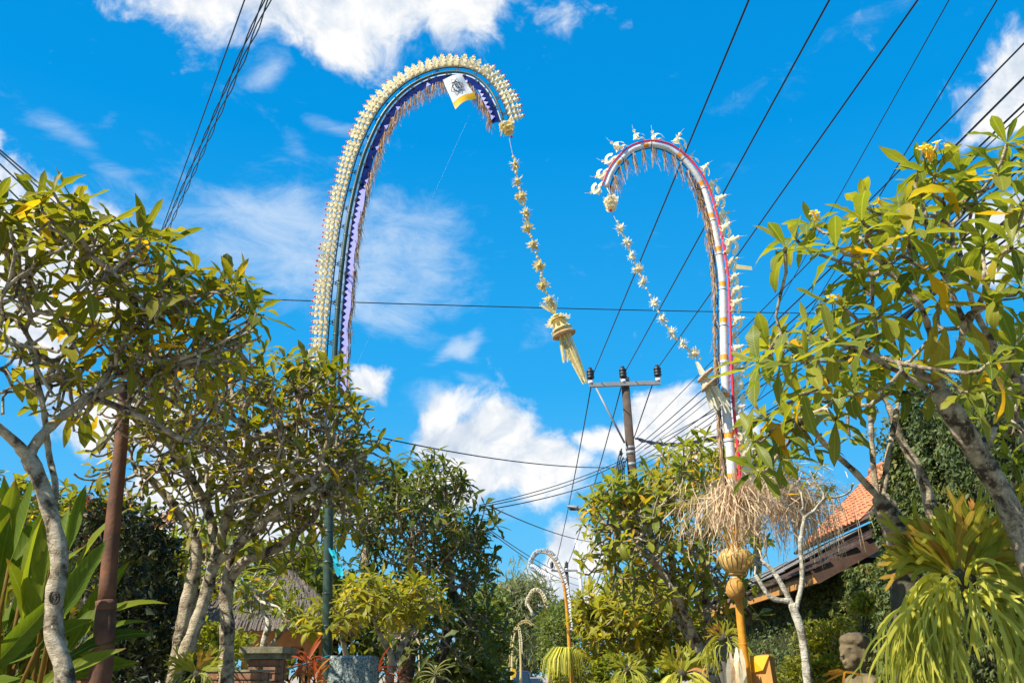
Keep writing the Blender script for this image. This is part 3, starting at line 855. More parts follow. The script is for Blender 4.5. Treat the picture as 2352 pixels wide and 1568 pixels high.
tp = [(1832, 545), (1862, 520), (1745, 835), (1800, 575), (1760, 800), (1925, 560), (1985, 500), (1990, 470), (2040, 520), (2125, 440), (2105, 380), (2140, 400), (2180, 480), (2240, 470), (2300, 400), (2320, 330), (2345, 470), (2210, 560), (2260, 560), (2330, 560),
      (1800, 790), (1780, 840), (1930, 700), (1890, 740), (1990, 660), (2050, 600), (1850, 830), (2030, 720), (2120, 610), (2160, 700), (2290, 680), (2350, 660), (2260, 640), (1910, 780), (1960, 640), (2070, 460),
      (2380, 380), (2400, 500), (2420, 620), (2000, 590), (2200, 400), (2090, 540), (2010, 790), (1860, 760), (2230, 900), (2310, 880), (2330, 800), (2390, 760), (2270, 840), (1830, 900), (1900, 880), (1965, 900), (2060, 830)]
tips = [P(x + rng.uniform(-8, 8), y + rng.uniform(-8, 8), 4.85 + rng.uniform(-.55, .6)) for x, y in tp]
tips += [P(rng.uniform(1950, 2400), rng.uniform(430, 760), 5.6 + rng.uniform(-.5, .8)) for _ in range(5)]
T.crown([a1, a2, a2b, a3, a4, a5, a6], tips, .0115, .32, .06)
T.leaves((8, 11), .46, spread=(30, 108), grav=.10, yel=.05)
for x, y, ang, ln in ((2170, 790, 12, .36), (2222, 770, -22, .36), (2195, 820, -8, .40), (2150, 770, 20, .30)):
    dv = -NZV + RGT * math.sin(R_(-ang)); T.L.append((P(x, y - 40, 4.95), leaf_frame(dv, -FWD, ln), .85))
RT = T; T.finish()
# hanging pods and a stub on the flowering tree
mb = MB(); mb.tube([P(2160, 880, 5.15), P(2120, 862, 5.1), P(2105, 852, 5.05)], [.035, .028, .026], 8); mb.build('cut_stub', M['bark'], T.root)


def flower_mesh():
    mb = MB()
    for i in range(5):
        a = i * 2 * math.pi / 5; u = np.array([math.cos(a), math.sin(a), 0]); w = np.array([-math.sin(a), math.cos(a), 0])
        pts = [u * .004 + np.array([0, 0, 0]), u * .016 + np.array([0, 0, .012]), u * .030 + w * .006 + np.array([0, 0, .018]), u * .040 + w * .012 + np.array([0, 0, .014])]
        k = len(pts); wd = np.array([.006, .022, .030, .010]); V = np.concatenate([np.array(pts) - w * wd[:, None] / 2, np.array(pts) + w * wd[:, None] / 2])
        i_ = np.arange(k - 1); mb.add(V, np.stack([i_, i_ + k, i_ + k + 1, i_ + 1], -1), 0, np.tile([0, .25, .7, 1.0], 2))
    mb.tube([(0, 0, -.03), (0, 0, 0)], [.003, .005], 5, tint=.6)
    return mb.mesh('flower_shape', M['petal'])


FM = flower_mesh()


def flowers(root, px, py, Y, n, spread=28):
    c = P(px, py, Y); org = wloc(root); st = MB()
    for i in range(n):
        v = unit(np.array([rng.gauss(0, .7), rng.gauss(0, .5) - .35, rng.uniform(.2, 1)]))
        p = c + v * spread * Y / F * rng.uniform(.5, 1.1)
        B = frame_of(unit(v + NR.normal(0, .2, 3))); B = np.stack([B[:, 0], B[:, 2], B[:, 1]], 1) * rng.uniform(.8, 1.05)
        inst('flower', FM, root, mat4(B, p - org)); st.tube([c - np.array([0, 0, .08]), p - v * .03], .003, 4)
    st.build('flower_stalk', M['leaf_b'], root)


for x, y, n in ((2120, 365, 6), (2165, 352, 3), (1868, 510, 2), (2005, 475, 2), (1912, 705, 2)):
    flowers(RT.root, x, y, 4.7, n)

# ---- R2: thinner trees carrying the staghorn fern
b = P(2080, 1568, 6.2)
T = Tree('frangipani_tree', 'frangipani with a thick mossy foot that carries the big staghorn fern', 'tree', TG, b, .27, 'frangi', 'leaf_b', n_ind=200)
T2root = T.root
mb = MB(); q = smoothpath([(*np.array([b[0] + .1, b[1], 0]), .17), (*P(2090, 1560, 6.2), .11), (*P(2085, 1450, 6.2), .11), (*P(2085, 1350, 6.2), .10), (*P(2075, 1250, 6.2), .09)], 20)
T.trunk.tube(q[:, :3], q[:, 3] * (1 + NR.normal(0, .04, len(q))), 12, jitter=.05)
T.trunk.build('trunk', M['trunk_moss'], T.root); T.trunk = MB()
c0 = T.path([(2080, 1270, 6.2, 56), (2050, 1200, 6.1, 54), (2030, 1160, 6.0, 44), (2020, 1140, 6.0, 34)])
r1 = T.path([(2025, 1150, 6.0, 16), (1960, 1080, 5.9, 14), (1895, 1020, 5.8, 12), (1850, 960, 5.7, 11)])
r2 = T.path([(2025, 1150, 6.0, 15), (2040, 1050, 6.1, 13), (2060, 940, 6.2, 12)])
r3 = T.path([(2015, 1150, 6.0, 13), (2005, 1060, 6.0, 12), (2000, 960, 6.0, 11)])
d0 = T.path([(b[0] + .4, None, 6.7, 60), (2165, 1500, 6.5, 34), (2162, 1340, 6.4, 32), (2160, 1240, 6.4, 30), (2140, 1170, 6.4, 28), (2115, 1090, 6.4, 24), (2070, 1010, 6.4, 20), (2040, 930, 6.3, 14)], 44)
tips = [P(x, y, 6.0 + rng.uniform(-.6, .6)) for x, y in ((1840, 930), (1790, 1000), (1760, 960), (1730, 1010), (1820, 980), (1880, 920), (1920, 960), (1870, 1020), (1790, 1050), (1740, 1080), (1990, 900), (2000, 850), (1950, 870), (2060, 880), (2110, 830), (2030, 840), (2140, 900), (1900, 850), (1810, 880), (1950, 1000), (2050, 760), (1980, 780))]
T.crown([r1, r2, r3, d0], tips, .012, .3, .06)
T.leaves((8, 11), .42, spread=(35, 115), grav=.15); T.finish()
# ---- right edge second stem with leaves
b = P(2420, 1400, 6.6)
T = Tree('frangipani_tree', 'frangipani half out of the picture at the right edge', 'tree', TG, (b[0], b[1], 0), .27, 'frangi', 'leaf_b', n_ind=120)
s = T.path([(b[0], None, 6.6, 60), (2420, 1400, 6.6, 44), (2400, 1200, 6.6, 40), (2370, 1040, 6.6, 36), (2350, 970, 6.6, 30)])
tips = [P(x, y, 6.6 + rng.uniform(-.4, .4)) for x, y in ((2260, 960), (2300, 1000), (2330, 1060), (2280, 900), (2340, 930), (2320, 1130), (2390, 900), (2400, 1000), (2240, 880), (2350, 860))]
T.crown([s], tips, .012, .34); T.leaves((8, 11), .36, spread=(35, 115), grav=.15); T.finish()
# ---- I: tree behind the straw skirt
b = P(1760, 1568, 32.0)
T = Tree('frangipani_tree', 'yellowing frangipani behind the straw skirt of the white festival pole', 'tree', TG, b, .46, 'frangi', 'leaf_y', n_ind=250)
s = T.path([(b[0], None, 32.0, 40), (1760, 1560, 32.0, 22), (1740, 1400, 32.0, 20), (1740, 1250, 32.0, 18)])
tips = ell(1730, 1120, 32.0, 170, 120, 2.6, 130, .45, -.6) + ell(1650, 1180, 32.5, 120, 130, 2.4, 70, .45, -.6)
T.crown([s], tips, .024, .38); T.leaves((8, 11), .36, yel=.10); T.finish()


# ------------------------------------------------------------------ bushes and far trees
def bush(name, label, cat, group, base, ells, nleaf, leaf, kind, lmat, tint=.4, tj=.15, n_ind=0, trunk=None, bark='bark_d', down=0.0):
    root = thing(name, label, cat, (base[0], base[1], 0), group)
    L = []; st = MB(); b0 = np.array([base[0], base[1], 0.0])
    if trunk:
        st.tube(smoothpath([(*b0, trunk), (*(b0 * .5 + ells[0][0] * .5 + NR.normal(0, .1, 3)), trunk * .8), (*ells[0][0], trunk * .5)], 8)[:, :3], np.linspace(trunk, trunk * .5, 8), 7)
    tot = sum(e[1][0] * e[1][2] for e in ells)
    for c, r in ells:
        n = int(nleaf * r[0] * r[2] / tot)
        for j in range(9):
            v = unit(NR.normal(0, 1, 3)); q = c + v * r * .8
            st.tube(bez(b0 * [1, 1, 0] + [0, 0, c[2] * .35], c * .6 + b0 * .4 + [0, 0, .2], c, q, 6), np.linspace((trunk or .03) * .5, .008, 6), 5)
        nc = max(6, n // 26); cl = []
        for j in range(nc):
            v = unit(NR.normal(0, 1, 3)); v[2] = abs(v[2]) if rng.random() < .35 else v[2]
            cl.append((c + v * r * rng.uniform(.55, 1.0), v, rng.uniform(.10, .26) * min(r)))
        for i in range(n):
            cc, v, s = cl[rng.randrange(nc)]
            p = cc + NR.normal(0, 1, 3) * s
            d = unit(v * .6 + NR.normal(0, .7, 3) + np.array([0, 0, .25 - down]))
            L.append((p, leaf_frame(d, np.array([0, 0, 1.0]) + NR.normal(0, .45, 3), leaf * rng.uniform(.6, 1.2)), tint + rng.gauss(0, tj)))
    st.build('stem', M[bark], root)
    put_leaves(root, L, kind, lmat, n_ind)
    return root


def E(px, py, Y, rx, ry, rd):
    c = P(px, py, Y); z = (c - CAM) @ FWD
    return c, np.array([rx * z / F, rd, ry * z / F])


BG = 'bushes beside the street'
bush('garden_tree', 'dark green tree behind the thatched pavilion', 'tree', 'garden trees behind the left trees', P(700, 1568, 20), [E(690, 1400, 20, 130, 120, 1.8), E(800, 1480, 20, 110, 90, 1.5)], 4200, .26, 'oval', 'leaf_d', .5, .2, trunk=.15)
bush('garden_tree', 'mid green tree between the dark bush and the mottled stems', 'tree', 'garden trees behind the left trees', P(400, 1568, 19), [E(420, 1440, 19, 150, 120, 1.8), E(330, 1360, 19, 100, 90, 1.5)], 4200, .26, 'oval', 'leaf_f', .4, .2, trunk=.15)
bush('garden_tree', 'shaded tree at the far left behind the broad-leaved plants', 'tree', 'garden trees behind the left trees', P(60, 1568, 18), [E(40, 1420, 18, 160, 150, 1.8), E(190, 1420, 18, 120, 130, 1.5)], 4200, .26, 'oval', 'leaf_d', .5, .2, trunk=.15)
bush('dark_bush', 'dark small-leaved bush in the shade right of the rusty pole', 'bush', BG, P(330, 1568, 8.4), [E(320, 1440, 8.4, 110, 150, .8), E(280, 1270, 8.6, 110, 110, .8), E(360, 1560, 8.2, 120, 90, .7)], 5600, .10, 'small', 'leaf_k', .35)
bush('red_tipped_shrub', 'shrub with reddish young leaves between the pale trunk and the rusty pole', 'bush', BG, P(220, 1568, 9.4), [E(200, 1200, 9.4, 110, 60, .6), E(330, 1210, 9.6, 60, 70, .6)], 420, .09, 'small', 'leaf_red', .6, .3)
bush('green_bush', 'low green bush at the foot of the pavilion wall', 'bush', BG, P(470, 1568, 10.5), [E(470, 1500, 10.5, 120, 60, .6), E(600, 1540, 10.0, 60, 30, .4)], 1500, .12, 'small', 'leaf_b', .4)
bush('street_tree', 'yellow-green tree at the left kerb before the feathery tree', 'tree', 'trees further down the street', P(1120, 1568, 26), [E(1110, 1430, 26, 65, 85, 1.6), E(1112, 1510, 26, 50, 70, 1.3)], 3200, .22, 'oval', 'leaf_f', .5, .2, trunk=.15)
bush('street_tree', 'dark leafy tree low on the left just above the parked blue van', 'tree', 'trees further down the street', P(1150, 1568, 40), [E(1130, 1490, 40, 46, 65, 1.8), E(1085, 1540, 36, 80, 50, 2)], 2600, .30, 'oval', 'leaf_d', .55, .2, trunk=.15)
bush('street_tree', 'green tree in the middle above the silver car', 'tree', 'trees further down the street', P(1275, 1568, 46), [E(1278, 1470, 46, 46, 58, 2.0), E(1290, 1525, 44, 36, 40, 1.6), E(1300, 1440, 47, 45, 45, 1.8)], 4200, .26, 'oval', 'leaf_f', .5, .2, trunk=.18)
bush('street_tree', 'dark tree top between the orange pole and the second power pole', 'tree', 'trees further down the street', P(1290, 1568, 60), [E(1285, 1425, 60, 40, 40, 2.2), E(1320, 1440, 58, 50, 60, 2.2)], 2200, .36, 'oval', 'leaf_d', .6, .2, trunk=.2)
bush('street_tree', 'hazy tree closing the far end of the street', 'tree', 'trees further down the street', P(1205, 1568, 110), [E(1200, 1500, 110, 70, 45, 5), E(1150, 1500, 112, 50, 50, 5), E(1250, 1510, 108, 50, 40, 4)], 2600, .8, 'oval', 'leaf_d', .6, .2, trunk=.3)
bush('kerb_bush', 'low yellow-green bush at the foot of the orange bamboo pole', 'bush', BG, P(1300, 1568, 30), [E(1300, 1545, 30, 34, 28, .6), E(1345, 1530, 28, 50, 40, .8)], 1700, .2, 'oval', 'leaf_y', .45)
bush('kerb_bush', 'low dark bush along the right wall beyond the ferns', 'bush', BG, P(1440, 1568, 15), [E(1420, 1550, 15, 60, 40, .7), E(1500, 1560, 14, 60, 45, .7)], 1300, .14, 'oval', 'leaf_b', .35)
bush('kerb_bush', 'dark bush along the left kerb beyond the granite slab', 'bush', BG, P(1060, 1568, 17), [E(1060, 1560, 17, 110, 45, 1.0)], 1500, .18, 'oval', 'leaf_d', .45)
bush('hedge_bush', 'yellowish small-leaved bush against the ivy wall', 'bush', BG, P(1900, 1568, 9.0), [E(1910, 1490, 9.0, 60, 70, .28), E(1880, 1560, 8.8, 90, 50, .3), E(1985, 1420, 9.2, 28, 50, .2)], 3000, .075, 'small', 'leaf_y', .35, .2)

# feathery tree far off
b = P(1205, 1568, 95)
root = thing('feathery_tree', 'tall grey-green feathery tree at the far end of the street', 'tree', (b[0], b[1], 0), 'trees further down the street')
L = []; st = MB(); base = np.array([b[0], b[1], 0])
st.tube([base, P(1202, 1480, 95), P(1200, 1400, 95)], [.35, .28, .12], 7)
for cx, cy, rx, ry, n in ((1190, 1395, 70, 85, 1900), (1155, 1430, 45, 80, 900), (1235, 1370, 30, 30, 240), (1225, 1345, 26, 14, 160), (1195, 1335, 20, 10, 110), (1165, 1345, 18, 10, 80), (1250, 1372, 20, 8, 70), (1150, 1352, 14, 10, 50), (1215, 1440, 40, 60, 400)):
    c = P(cx, cy, 95); st.tube(bez(P(1201, 1450, 95), P(1201, 1400, 95), c * .7 + P(1200, 1400, 95) * .3, c, 6), np.linspace(.16, .03, 6), 5)
    for i in range(n):
        p = P(cx + rng.gauss(0, rx * .5), cy + rng.gauss(0, ry * .5), 95 + rng.gauss(0, 1.5))
        L.append((p, leaf_frame(np.array([rng.gauss(0, .6), rng.gauss(0, .6), rng.uniform(-.9, .5)]), np.array([0, 0, 1.0]) + NR.normal(0, .5, 3), rng.uniform(.9, 1.9)), .55 + rng.gauss(0, .2)))
st.build('trunk', M['bark_d'], root); put_leaves(root, L, 'needle', 'leaf_gray', 0)
# ------------------------------------------------------------------ right-hand building, ivy, roofs
def on_x(px, py, X):
    d = raydir(px, py); return CAM + d * (X / d[0])


EV = on_x(1901, 1317, 4.4); EH, EY = EV[2], EV[1]           # near end of the lower eave
WX = 4.9
root = thing('garden_building', 'low building behind the ivy wall with brown shingles and a grey sheet roof', 'building', (WX, EY, 0))
mb = MB(); mb.box((WX + 1.6, EY + 8, (EH + .26) / 2), (3.1, 15.6, EH + .26)); mb.build('wall', M['plaster'], root, False)
slope = np.array([2.1, 0, 1.05]); sl_u = unit(slope); sl_n = unit(np.cross(sl_u, (0, 1, 0))) * -1
if sl_n[2] < 0: sl_n = -sl_n
RB = np.stack([sl_u, np.array([0, 1.0, 0]), sl_n], 1)
e0 = np.array([4.25, EY, EH])
mb = MB(); mb.box(e0 + sl_u * 1.15 + np.array([0, 8, .03]), (2.4, 16.2, .07), RB); mb.build('roof', M['shingle'], root, False)
mb = MB(); mb.box(e0 + np.array([-.02, 8, -.06]), (.05, 16.3, .15)); mb.build('eave_board', M['ochre'], root, False)
mb = MB(); mb.box(e0 + sl_u * 1.15 + np.array([0, -.14, -.02]), (2.5, .05, .20), RB); mb.build('barge_board', M['wood_d'], root, False)
mb = MB()
for i in range(14): mb.box(e0 + sl_u * .4 + np.array([0, .4 + i * 1.15, -.09]), (.9, .07, .10), RB)
tag(mb.build('rafters', M['wood_d'], root, False), kind='stuff')
bm_ = MB(); bm_.box((0, 0, 0), (.30, .235, .022)); SHM = bm_.mesh('shingle_shape', M['shingle'], smooth=False)
org = wloc(root)
for r in range(9):
    for c in range(20):
        p = e0 + sl_u * (.06 + r * .235) + np.array([0, -.08 + c * .25 + (r % 2) * .12, 0]) + sl_n * (.088 + rng.uniform(0, .012))
        tilt = Matrix.Rotation(R_(4 + rng.uniform(-2, 2)), 3, 'Y') @ Matrix.Rotation(R_(rng.uniform(-4, 4)), 3, 'Z')
        inst('shingle', SHM, root, mat4(RB @ np.array(tilt), p - org))
# grey corrugated sheets laid over the further part of the roof
cs = MB(); xs = np.linspace(-.45, .45, 19); V = []
for j in (0, 1):
    for i, x in enumerate(xs): V.append((1.7 * j, x, .016 * math.cos(i * math.pi)))
n_ = len(xs); i = np.arange(n_ - 1); cs.add(V, np.stack([i, i + 1, i + 1 + n_, i + n_], -1)); CSM = cs.mesh('sheet_shape', M['sheet'])
for k in range(12):
    inst('roof_sheet', CSM, root, mat4(RB, e0 + sl_u * .55 + sl_n * (.15 + (k % 2) * .012) + np.array([0, 3.7 + k * .86, rng.uniform(-.01, .02)]) - org))

# orange tiled house further back
root = thing('tiled_house', 'house with an orange terracotta tile roof beyond the garden building', 'house', (9.5, 24, 0))
org = wloc(root)
mb = MB(); mb.box((10.4, 22.4, 2.5), (4.6, 6.2, 5.0)); mb.build('wall', M['plaster'], root, False)
u = unit([2.4, 0, 2.2]); nn = np.array([-u[2], 0, u[0]]); TB = np.stack([np.array([0, 1.0, 0]), u, nn], 1)
e1 = np.array([7.5, 19.4, 4.9])
mb = MB(); mb.box(e1 + u * 1.63 + np.array([0, 3.2, 0]) - nn * .06, (6.5, 3.3, .08), TB)
mb.box(np.array([11.15, 22.6, 6.0]), (6.5, 3.3, .08), np.stack([np.array([0, 1.0, 0]), unit([2.4, 0, -2.2]), unit([2.2, 0, 2.4])], 1)); mb.build('roof', M['wood_d'], root, False)
tm = MB(); a = np.linspace(-1, 1, 6); V = []
for y in (0, .29):
    for x in a: V.append((x * .14, y, .035 * math.cos(x * 2.2) + (.03 if y == 0 else 0)))
i = np.arange(5); tm.add(V, np.stack([i, i + 1, i + 7, i + 6], -1))
tm.add([(x * .14, 0, .035 * math.cos(x * 2.2) + .03) for x in a] + [(x * .14, 0, .0) for x in a], np.stack([i + 6, i + 7, i + 1, i], -1)); TM_ = [tm.mesh('tile_shape', M['tile'])]
for r in range(13):
    for c in range(17):
        p = e1 + u * (.02 + r * .245) + np.array([0, 1.2 + c * .275, 0]) + nn * rng.uniform(0, .012)
        inst('tile', TM_[0], root, mat4(TB @ np.array(Matrix.Rotation(R_(rng.uniform(-2.5, 2.5)), 3, 'Z')), p - org))
mb = MB()
for c in range(10): mb.tube([np.array([9.95, 19.4 + c * .62, 7.13]), np.array([9.95, 20.0 + c * .62, 7.15])], [.10, .115], 8)
mb.build('ridge_cap', M['tile'], root)

# wall and tower wrapped in climbing fig
root = thing('garden_wall', 'tall wall beside the road, wholly covered by small-leaved climbing fig', 'wall', (WX, 10, 0))
mb = MB(); mb.box((WX - .12, 12.5, 1.3), (.22, 17, 2.6)); mb.build('wall_body', M['moss_wall'], root, False)
L = []


def ivy(L, n, f, nrm, tint=.42, size=.055, out=.10):
    cl = [(rng.random(), rng.random(), rng.gauss(0, .16)) for _ in range(60)]
    for _ in range(n):
        a, b_ = rng.random(), rng.random()
        j = min(cl, key=lambda c: (c[0] - a) ** 2 + (c[1] - b_) ** 2)
        p = f(a, b_); bump = .5 + .5 * math.sin(a * 37 + math.sin(b_ * 23) * 2) * math.cos(b_ * 29)
        d = unit(np.array([0, 0, -.6]) + NR.normal(0, .45, 3) + nrm * .4)
        L.append((p + nrm * (out * (bump + rng.random()) * .5), leaf_frame(d, nrm + NR.normal(0, .4, 3), size * rng.uniform(.7, 1.3)), tint + j[2] + rng.gauss(0, .13)))


NX = np.array([-1.0, 0, 0]); NY = np.array([0, -1.0, 0]); NZ = np.array([0, 0, 1.0])
ivy(L, 13000, lambda a, b_: np.array([WX - .24, 4.6 + a * 9.4, .95 + b_ * 1.75]), NX, .54, .080, .16)
ivy(L, 5000, lambda a, b_: np.array([WX - .24, 14 + a * 7, 1.1 + b_ * 1.85]), NX, .46, .08, .13)
ivy(L, 3500, lambda a, b_: np.array([WX - .20, 11.3 + a * 4, 2.5 + b_ * .55]), NX, .46, .08, .13)
put_leaves(root, L, 'small', 'ivy', 0, rest='climbing_fig')
root = thing('ivy_tower', 'big block of a building smothered in dark climbing fig behind the leaning trunk', 'building', (6.6, 10, 0))
mb = MB(); mb.box((7.2, 10.0, 2.45), (4.0, 4.6, 4.9)); mb.build('wall_body', M['moss_wall'], root, False)
L = []; top = 4.92
ivy(L, 15000, lambda a, b_: np.array([5.16, 7.7 + a * 4.6, .8 + b_ * 4.1]), NX, .46, .082, .40)
ivy(L, 5000, lambda a, b_: np.array([5.2 + a * 4, 7.66, .8 + b_ * 4.1]), NY, .36, .085, .35)
ivy(L, 4200, lambda a, b_: np.array([5.1 + a * 4, 7.7 + b_ * 4.6, top]), NZ, .50, .085, .35)
ivy(L, 7000, lambda a, b_: np.array([5.0 - a * .28 + b_ * .3, 11.0 + a * 1.3, .9 + b_ * (4.0 - 1.5 * a)]), NX, .40, .085, .35)
ivy(L, 2200, lambda a, b_: np.array([5.0 - a * .25, 11.0 + a * 1.35, 4.85 - 1.6 * a + b_ * .15]), NZ, .50, .10, .35)
put_leaves(root, L, 'small', 'ivy', 0, rest='climbing_fig')
mb = MB()
for v in ((5.0, 11.0), (4.9, 11.9)):
    mb.box((5.35, v[1], 1.9), (.4, .9, 3.8 if v[1] < 11.5 else 2.8))
mb.build('wall_buttress', M['moss_wall'], root, False)


# ------------------------------------------------------------------ staghorn ferns
def fork(mb, p, d, ln, w, lev, tint, mats=0, grav=.35, side=None):
    """a strap that arches out, droops and splits in two again and again"""
    k = 5; pts = [p]; v = d.copy()
    for i in range(k - 1):
        v = unit(v + np.array([0, 0, -grav]) * (.50 if lev == 0 else .42) + NR.normal(0, .05, 3)); pts.append(pts[-1] + v * ln / (k - 1))
    s0 = unit(np.cross(v, unit(np.array([rng.gauss(0, .5), -1, rng.gauss(0, .35)]))))
    side = s0 if side is None else unit(side * .7 + s0 * .5)
    last = lev >= 3 or (lev == 2 and rng.random() < .45)
    prof = np.linspace(w * (.6 if lev == 0 else .85), w * 1.15, k) if not last else np.array([w * .9, w, w * .95, w * .7, w * .12])
    mb.strip(pts, side, prof, mats, tint)
    if not last:
        for s_ in (-1, 1):
            fork(mb, pts[-1] - v * .004 + side * s_ * w * .32, unit(v + side * s_ * rng.uniform(.18, .62)), ln * rng.uniform(.55, .95), w * .66, lev + 1, tint, mats, grav, side)


def shield(mb, p, d, up, ln, w, tint):
    """upright fan with a ragged lobed rim"""
    x = unit(np.cross(d, up)); z = np.cross(x, d); k, m = 7, 15; V = []; UV = []; T = []
    for i in range(k):
        t = i / (k - 1)
        for j in range(m):
            s_ = j / (m - 1) * 2 - 1
            lob = 1 + (.42 * (j % 2) - .26 + rng.uniform(-.08, .08)) * max(0, t - .45) * 1.8
            r = ln * t * lob
            V.append(p + d * r * math.cos(s_ * .75) + x * (s_ * w * (.18 + .82 * t ** .8)) * 1.0 + z * (-ln * .22 * t * t * (1.0 - .5 * s_ * s_) + .05 * ln * math.sin(j * 2.6) * t))
            UV.append((.5 + s_ * .45, t)); T.append(tint + .25 * (.5 - t) + rng.gauss(0, .04))
    i, j = np.meshgrid(np.arange(k - 1), np.arange(m - 1), indexing='ij'); a_ = (i * m + j).ravel()
    mb.add(V, np.stack([a_, a_ + 1, a_ + m + 1, a_ + m], -1), 0, T, UV)


def staghorn(label, px, py, Y, R, nf, ns, drop, host_h=None, tint=.45):
    c = P(px, py, Y); root = thing('staghorn_fern', label, 'fern', c, 'staghorn ferns on the trees and walls')
    for i in range(ns):
        a = -1.35 + 2.7 * (i + .5) / ns + rng.uniform(-.12, .12)
        d = unit(RGT * math.sin(a) * 1.15 + NZ * (math.cos(a) * .75 + .25) - FWD * rng.uniform(-.15, .30)); mb = MB()
        o_ = c - NZ * R * .05 + RGT * math.sin(a) * R * .15; tt = rng.uniform(0, 1) ** 1.3
        if i % 4 == 0: shield(mb, o_ + FWD * .03, d, np.array([0, -.3, 1.0]), R * rng.uniform(.45, .62), R * .17, tt)
        fork(mb, o_, d, R * rng.uniform(.22, .34), R * .16, 0, tt, 0, .06); mb.build('shield_frond', M['shield'], root)
    for i in range(nf):
        a = rng.choice((-1, 1)) * rng.uniform(.35, 1.6) if rng.random() < .8 else rng.uniform(-.5, .5); dep = rng.uniform(-.3, 1.0)
        d = unit(RGT * math.sin(a) * 1.2 + NZ * rng.uniform(-.1, .65) - FWD * (.35 + dep * .5)); mb = MB()
        p = c + RGT * math.sin(a) * R * .32 - NZ * R * rng.uniform(.05, .40) - FWD * R * .12
        fork(mb, p, d, R * drop * rng.uniform(.24, .46), R * .058 * rng.uniform(.8, 1.4), 0, tint + rng.gauss(0, .20), 0, rng.uniform(.45, .8))
        mb.build('frond', M['frond'], root)
    mb = MB(); mb.ball(c - NZ * R * .12 + np.array([0, R * .15, 0]), R * .22, 10, 7, sc=(1.1, .9, 1.0)); mb.build('root_ball', M['trunk_moss'], root)
    return root


staghorn('very large staghorn fern with brown shield fronds and long yellow-green straps', 2200, 1300, 5.6, .56, 120, 30, 1.30)
staghorn('small staghorn fern with bright hanging straps above the yellow cloth shrine', 1662, 1455, 8.6, .22, 26, 5, 1.5, tint=.6)
staghorn('staghorn fern low down below the dark trunk, left of the bright small one', 1565, 1535, 8.8, .32, 46, 8, 1.2, tint=.55)
staghorn('dark green staghorn fern at the foot of the mottled stems', 452, 1535, 6.7, .24, 16, 9, .9, tint=.1)
staghorn('staghorn fern with a rust-red centre beyond the dark trunk', 1440, 1530, 12.0, .30, 22, 6, 1.0, tint=.5)


# ------------------------------------------------------------------ brick gate pillars, pavilion, plants on the left
BM = MB(); BM.box((0, 0, 0), (.20, .095, .052)); BRK = BM.mesh('brick_shape', M['brick'], smooth=False)


def brick_pillar(label, px, Y, w, dpt, ztop, caps):
    c = P(px, 1550, Y); root = thing('brick_pillar', label, 'pillar', (c[0], c[1], 0), 'brick gate pillars on the left'); org = wloc(root)
    mb = MB(); mb.box((c[0], c[1], ztop / 2), (w - .03, dpt - .03, ztop)); mb.build('mortar_core', M['stone'], root, False)
    nx = max(1, round(w / .21)); z = ztop - .03; k = 0
    while z > .05 and k < 18:
        for i in range(nx + (k % 2)):
            for s_ in (-1, 1):
                x = c[0] - w / 2 + (i + .5 - (k % 2) * .5) * w / nx
                x = min(max(x, c[0] - w / 2 + .06), c[0] + w / 2 - .06)
                B = np.diag([w / nx / .205, 1, 1]) if not (k % 2 and i in (0, nx)) else np.diag([.55, 1, 1])
                inst('brick', BRK, root, mat4(B, np.array([x, c[1] + s_ * (dpt / 2 - .04) + rng.uniform(-.008, .008), z]) - org))
        for s_ in (-1, 1):
            for j in range(max(1, round(dpt / .3))):
                inst('brick', BRK, root, mat4(np.array([[0, -1.0, 0], [.8, 0, 0], [0, 0, 1]]).astype(float), np.array([c[0] + s_ * (w / 2 - .04) + rng.uniform(-.006, .006), c[1] - dpt / 2 + .15 + j * .24, z]) - org))
        z -= .064; k += 1
    zc = ztop
    for ex, h in caps:
        mb = MB(); mb.box((c[0], c[1], zc + h / 2), (w + ex, dpt + ex, h - .004)); mb.build('cap_slab', M['stone'], root, False); zc += h
    return root


brick_pillar('narrow brick gate pillar between the pale trunk and the rusty pole', 192, 6.9, .22, .34, 1.76, [(.04, .035)])
brick_pillar('wide brick gate pillar below the mossy stone ledge', 548, 8.0, .46, .42, 1.625, [(.03, .022)])
brick_pillar('taller brick pier with a mossy stone cap in front of the pavilion', 612, 8.8, .28, .40, 1.74, [(.05, .05), (.12, .06)])

root = thing('thatched_pavilion', 'small pavilion with a grey thatched roof and orange wooden posts', 'pavilion', P(640, 1550, 14.5))
c = P(640, 1436, 14.5); ez = c[2]; org = wloc(root); root.location.z = 0
mb = MB(); hw = .95
for k_, (r0, z0, r1, z1) in enumerate([(hw, 0, .62, .30), (.62, .30, .30, .62), (.30, .62, .06, .88)]):
    A = [(c[0] + sx * r0 * 1.25, c[1] + sy * r0, ez + z0) for sx, sy in ((-1, -1), (1, -1), (1, 1), (-1, 1))]; B = [(c[0] + sx * r1 * 1.25, c[1] + sy * r1, ez + z1) for sx, sy in ((-1, -1), (1, -1), (1, 1), (-1, 1))]
    mb.add(A + B, np.array([[i, (i + 1) % 4, (i + 1) % 4 + 4, i + 4] for i in range(4)]))
A = [(c[0] + sx * hw * 1.25, c[1] + sy * hw, ez) for sx, sy in ((-1, -1), (1, -1), (1, 1), (-1, 1))]; B = [(x * .88 + c[0] * .12, y * .88 + c[1] * .12, ez - .12) for x, y, z in A]
mb.add(A + B, [np.array([[i + 4, (i + 1) % 4 + 4, (i + 1) % 4, i] for i in range(4)]), np.array([[7, 6, 5, 4]])]); mb.build('thatched_roof', M['thatch'], root, False)
L = []
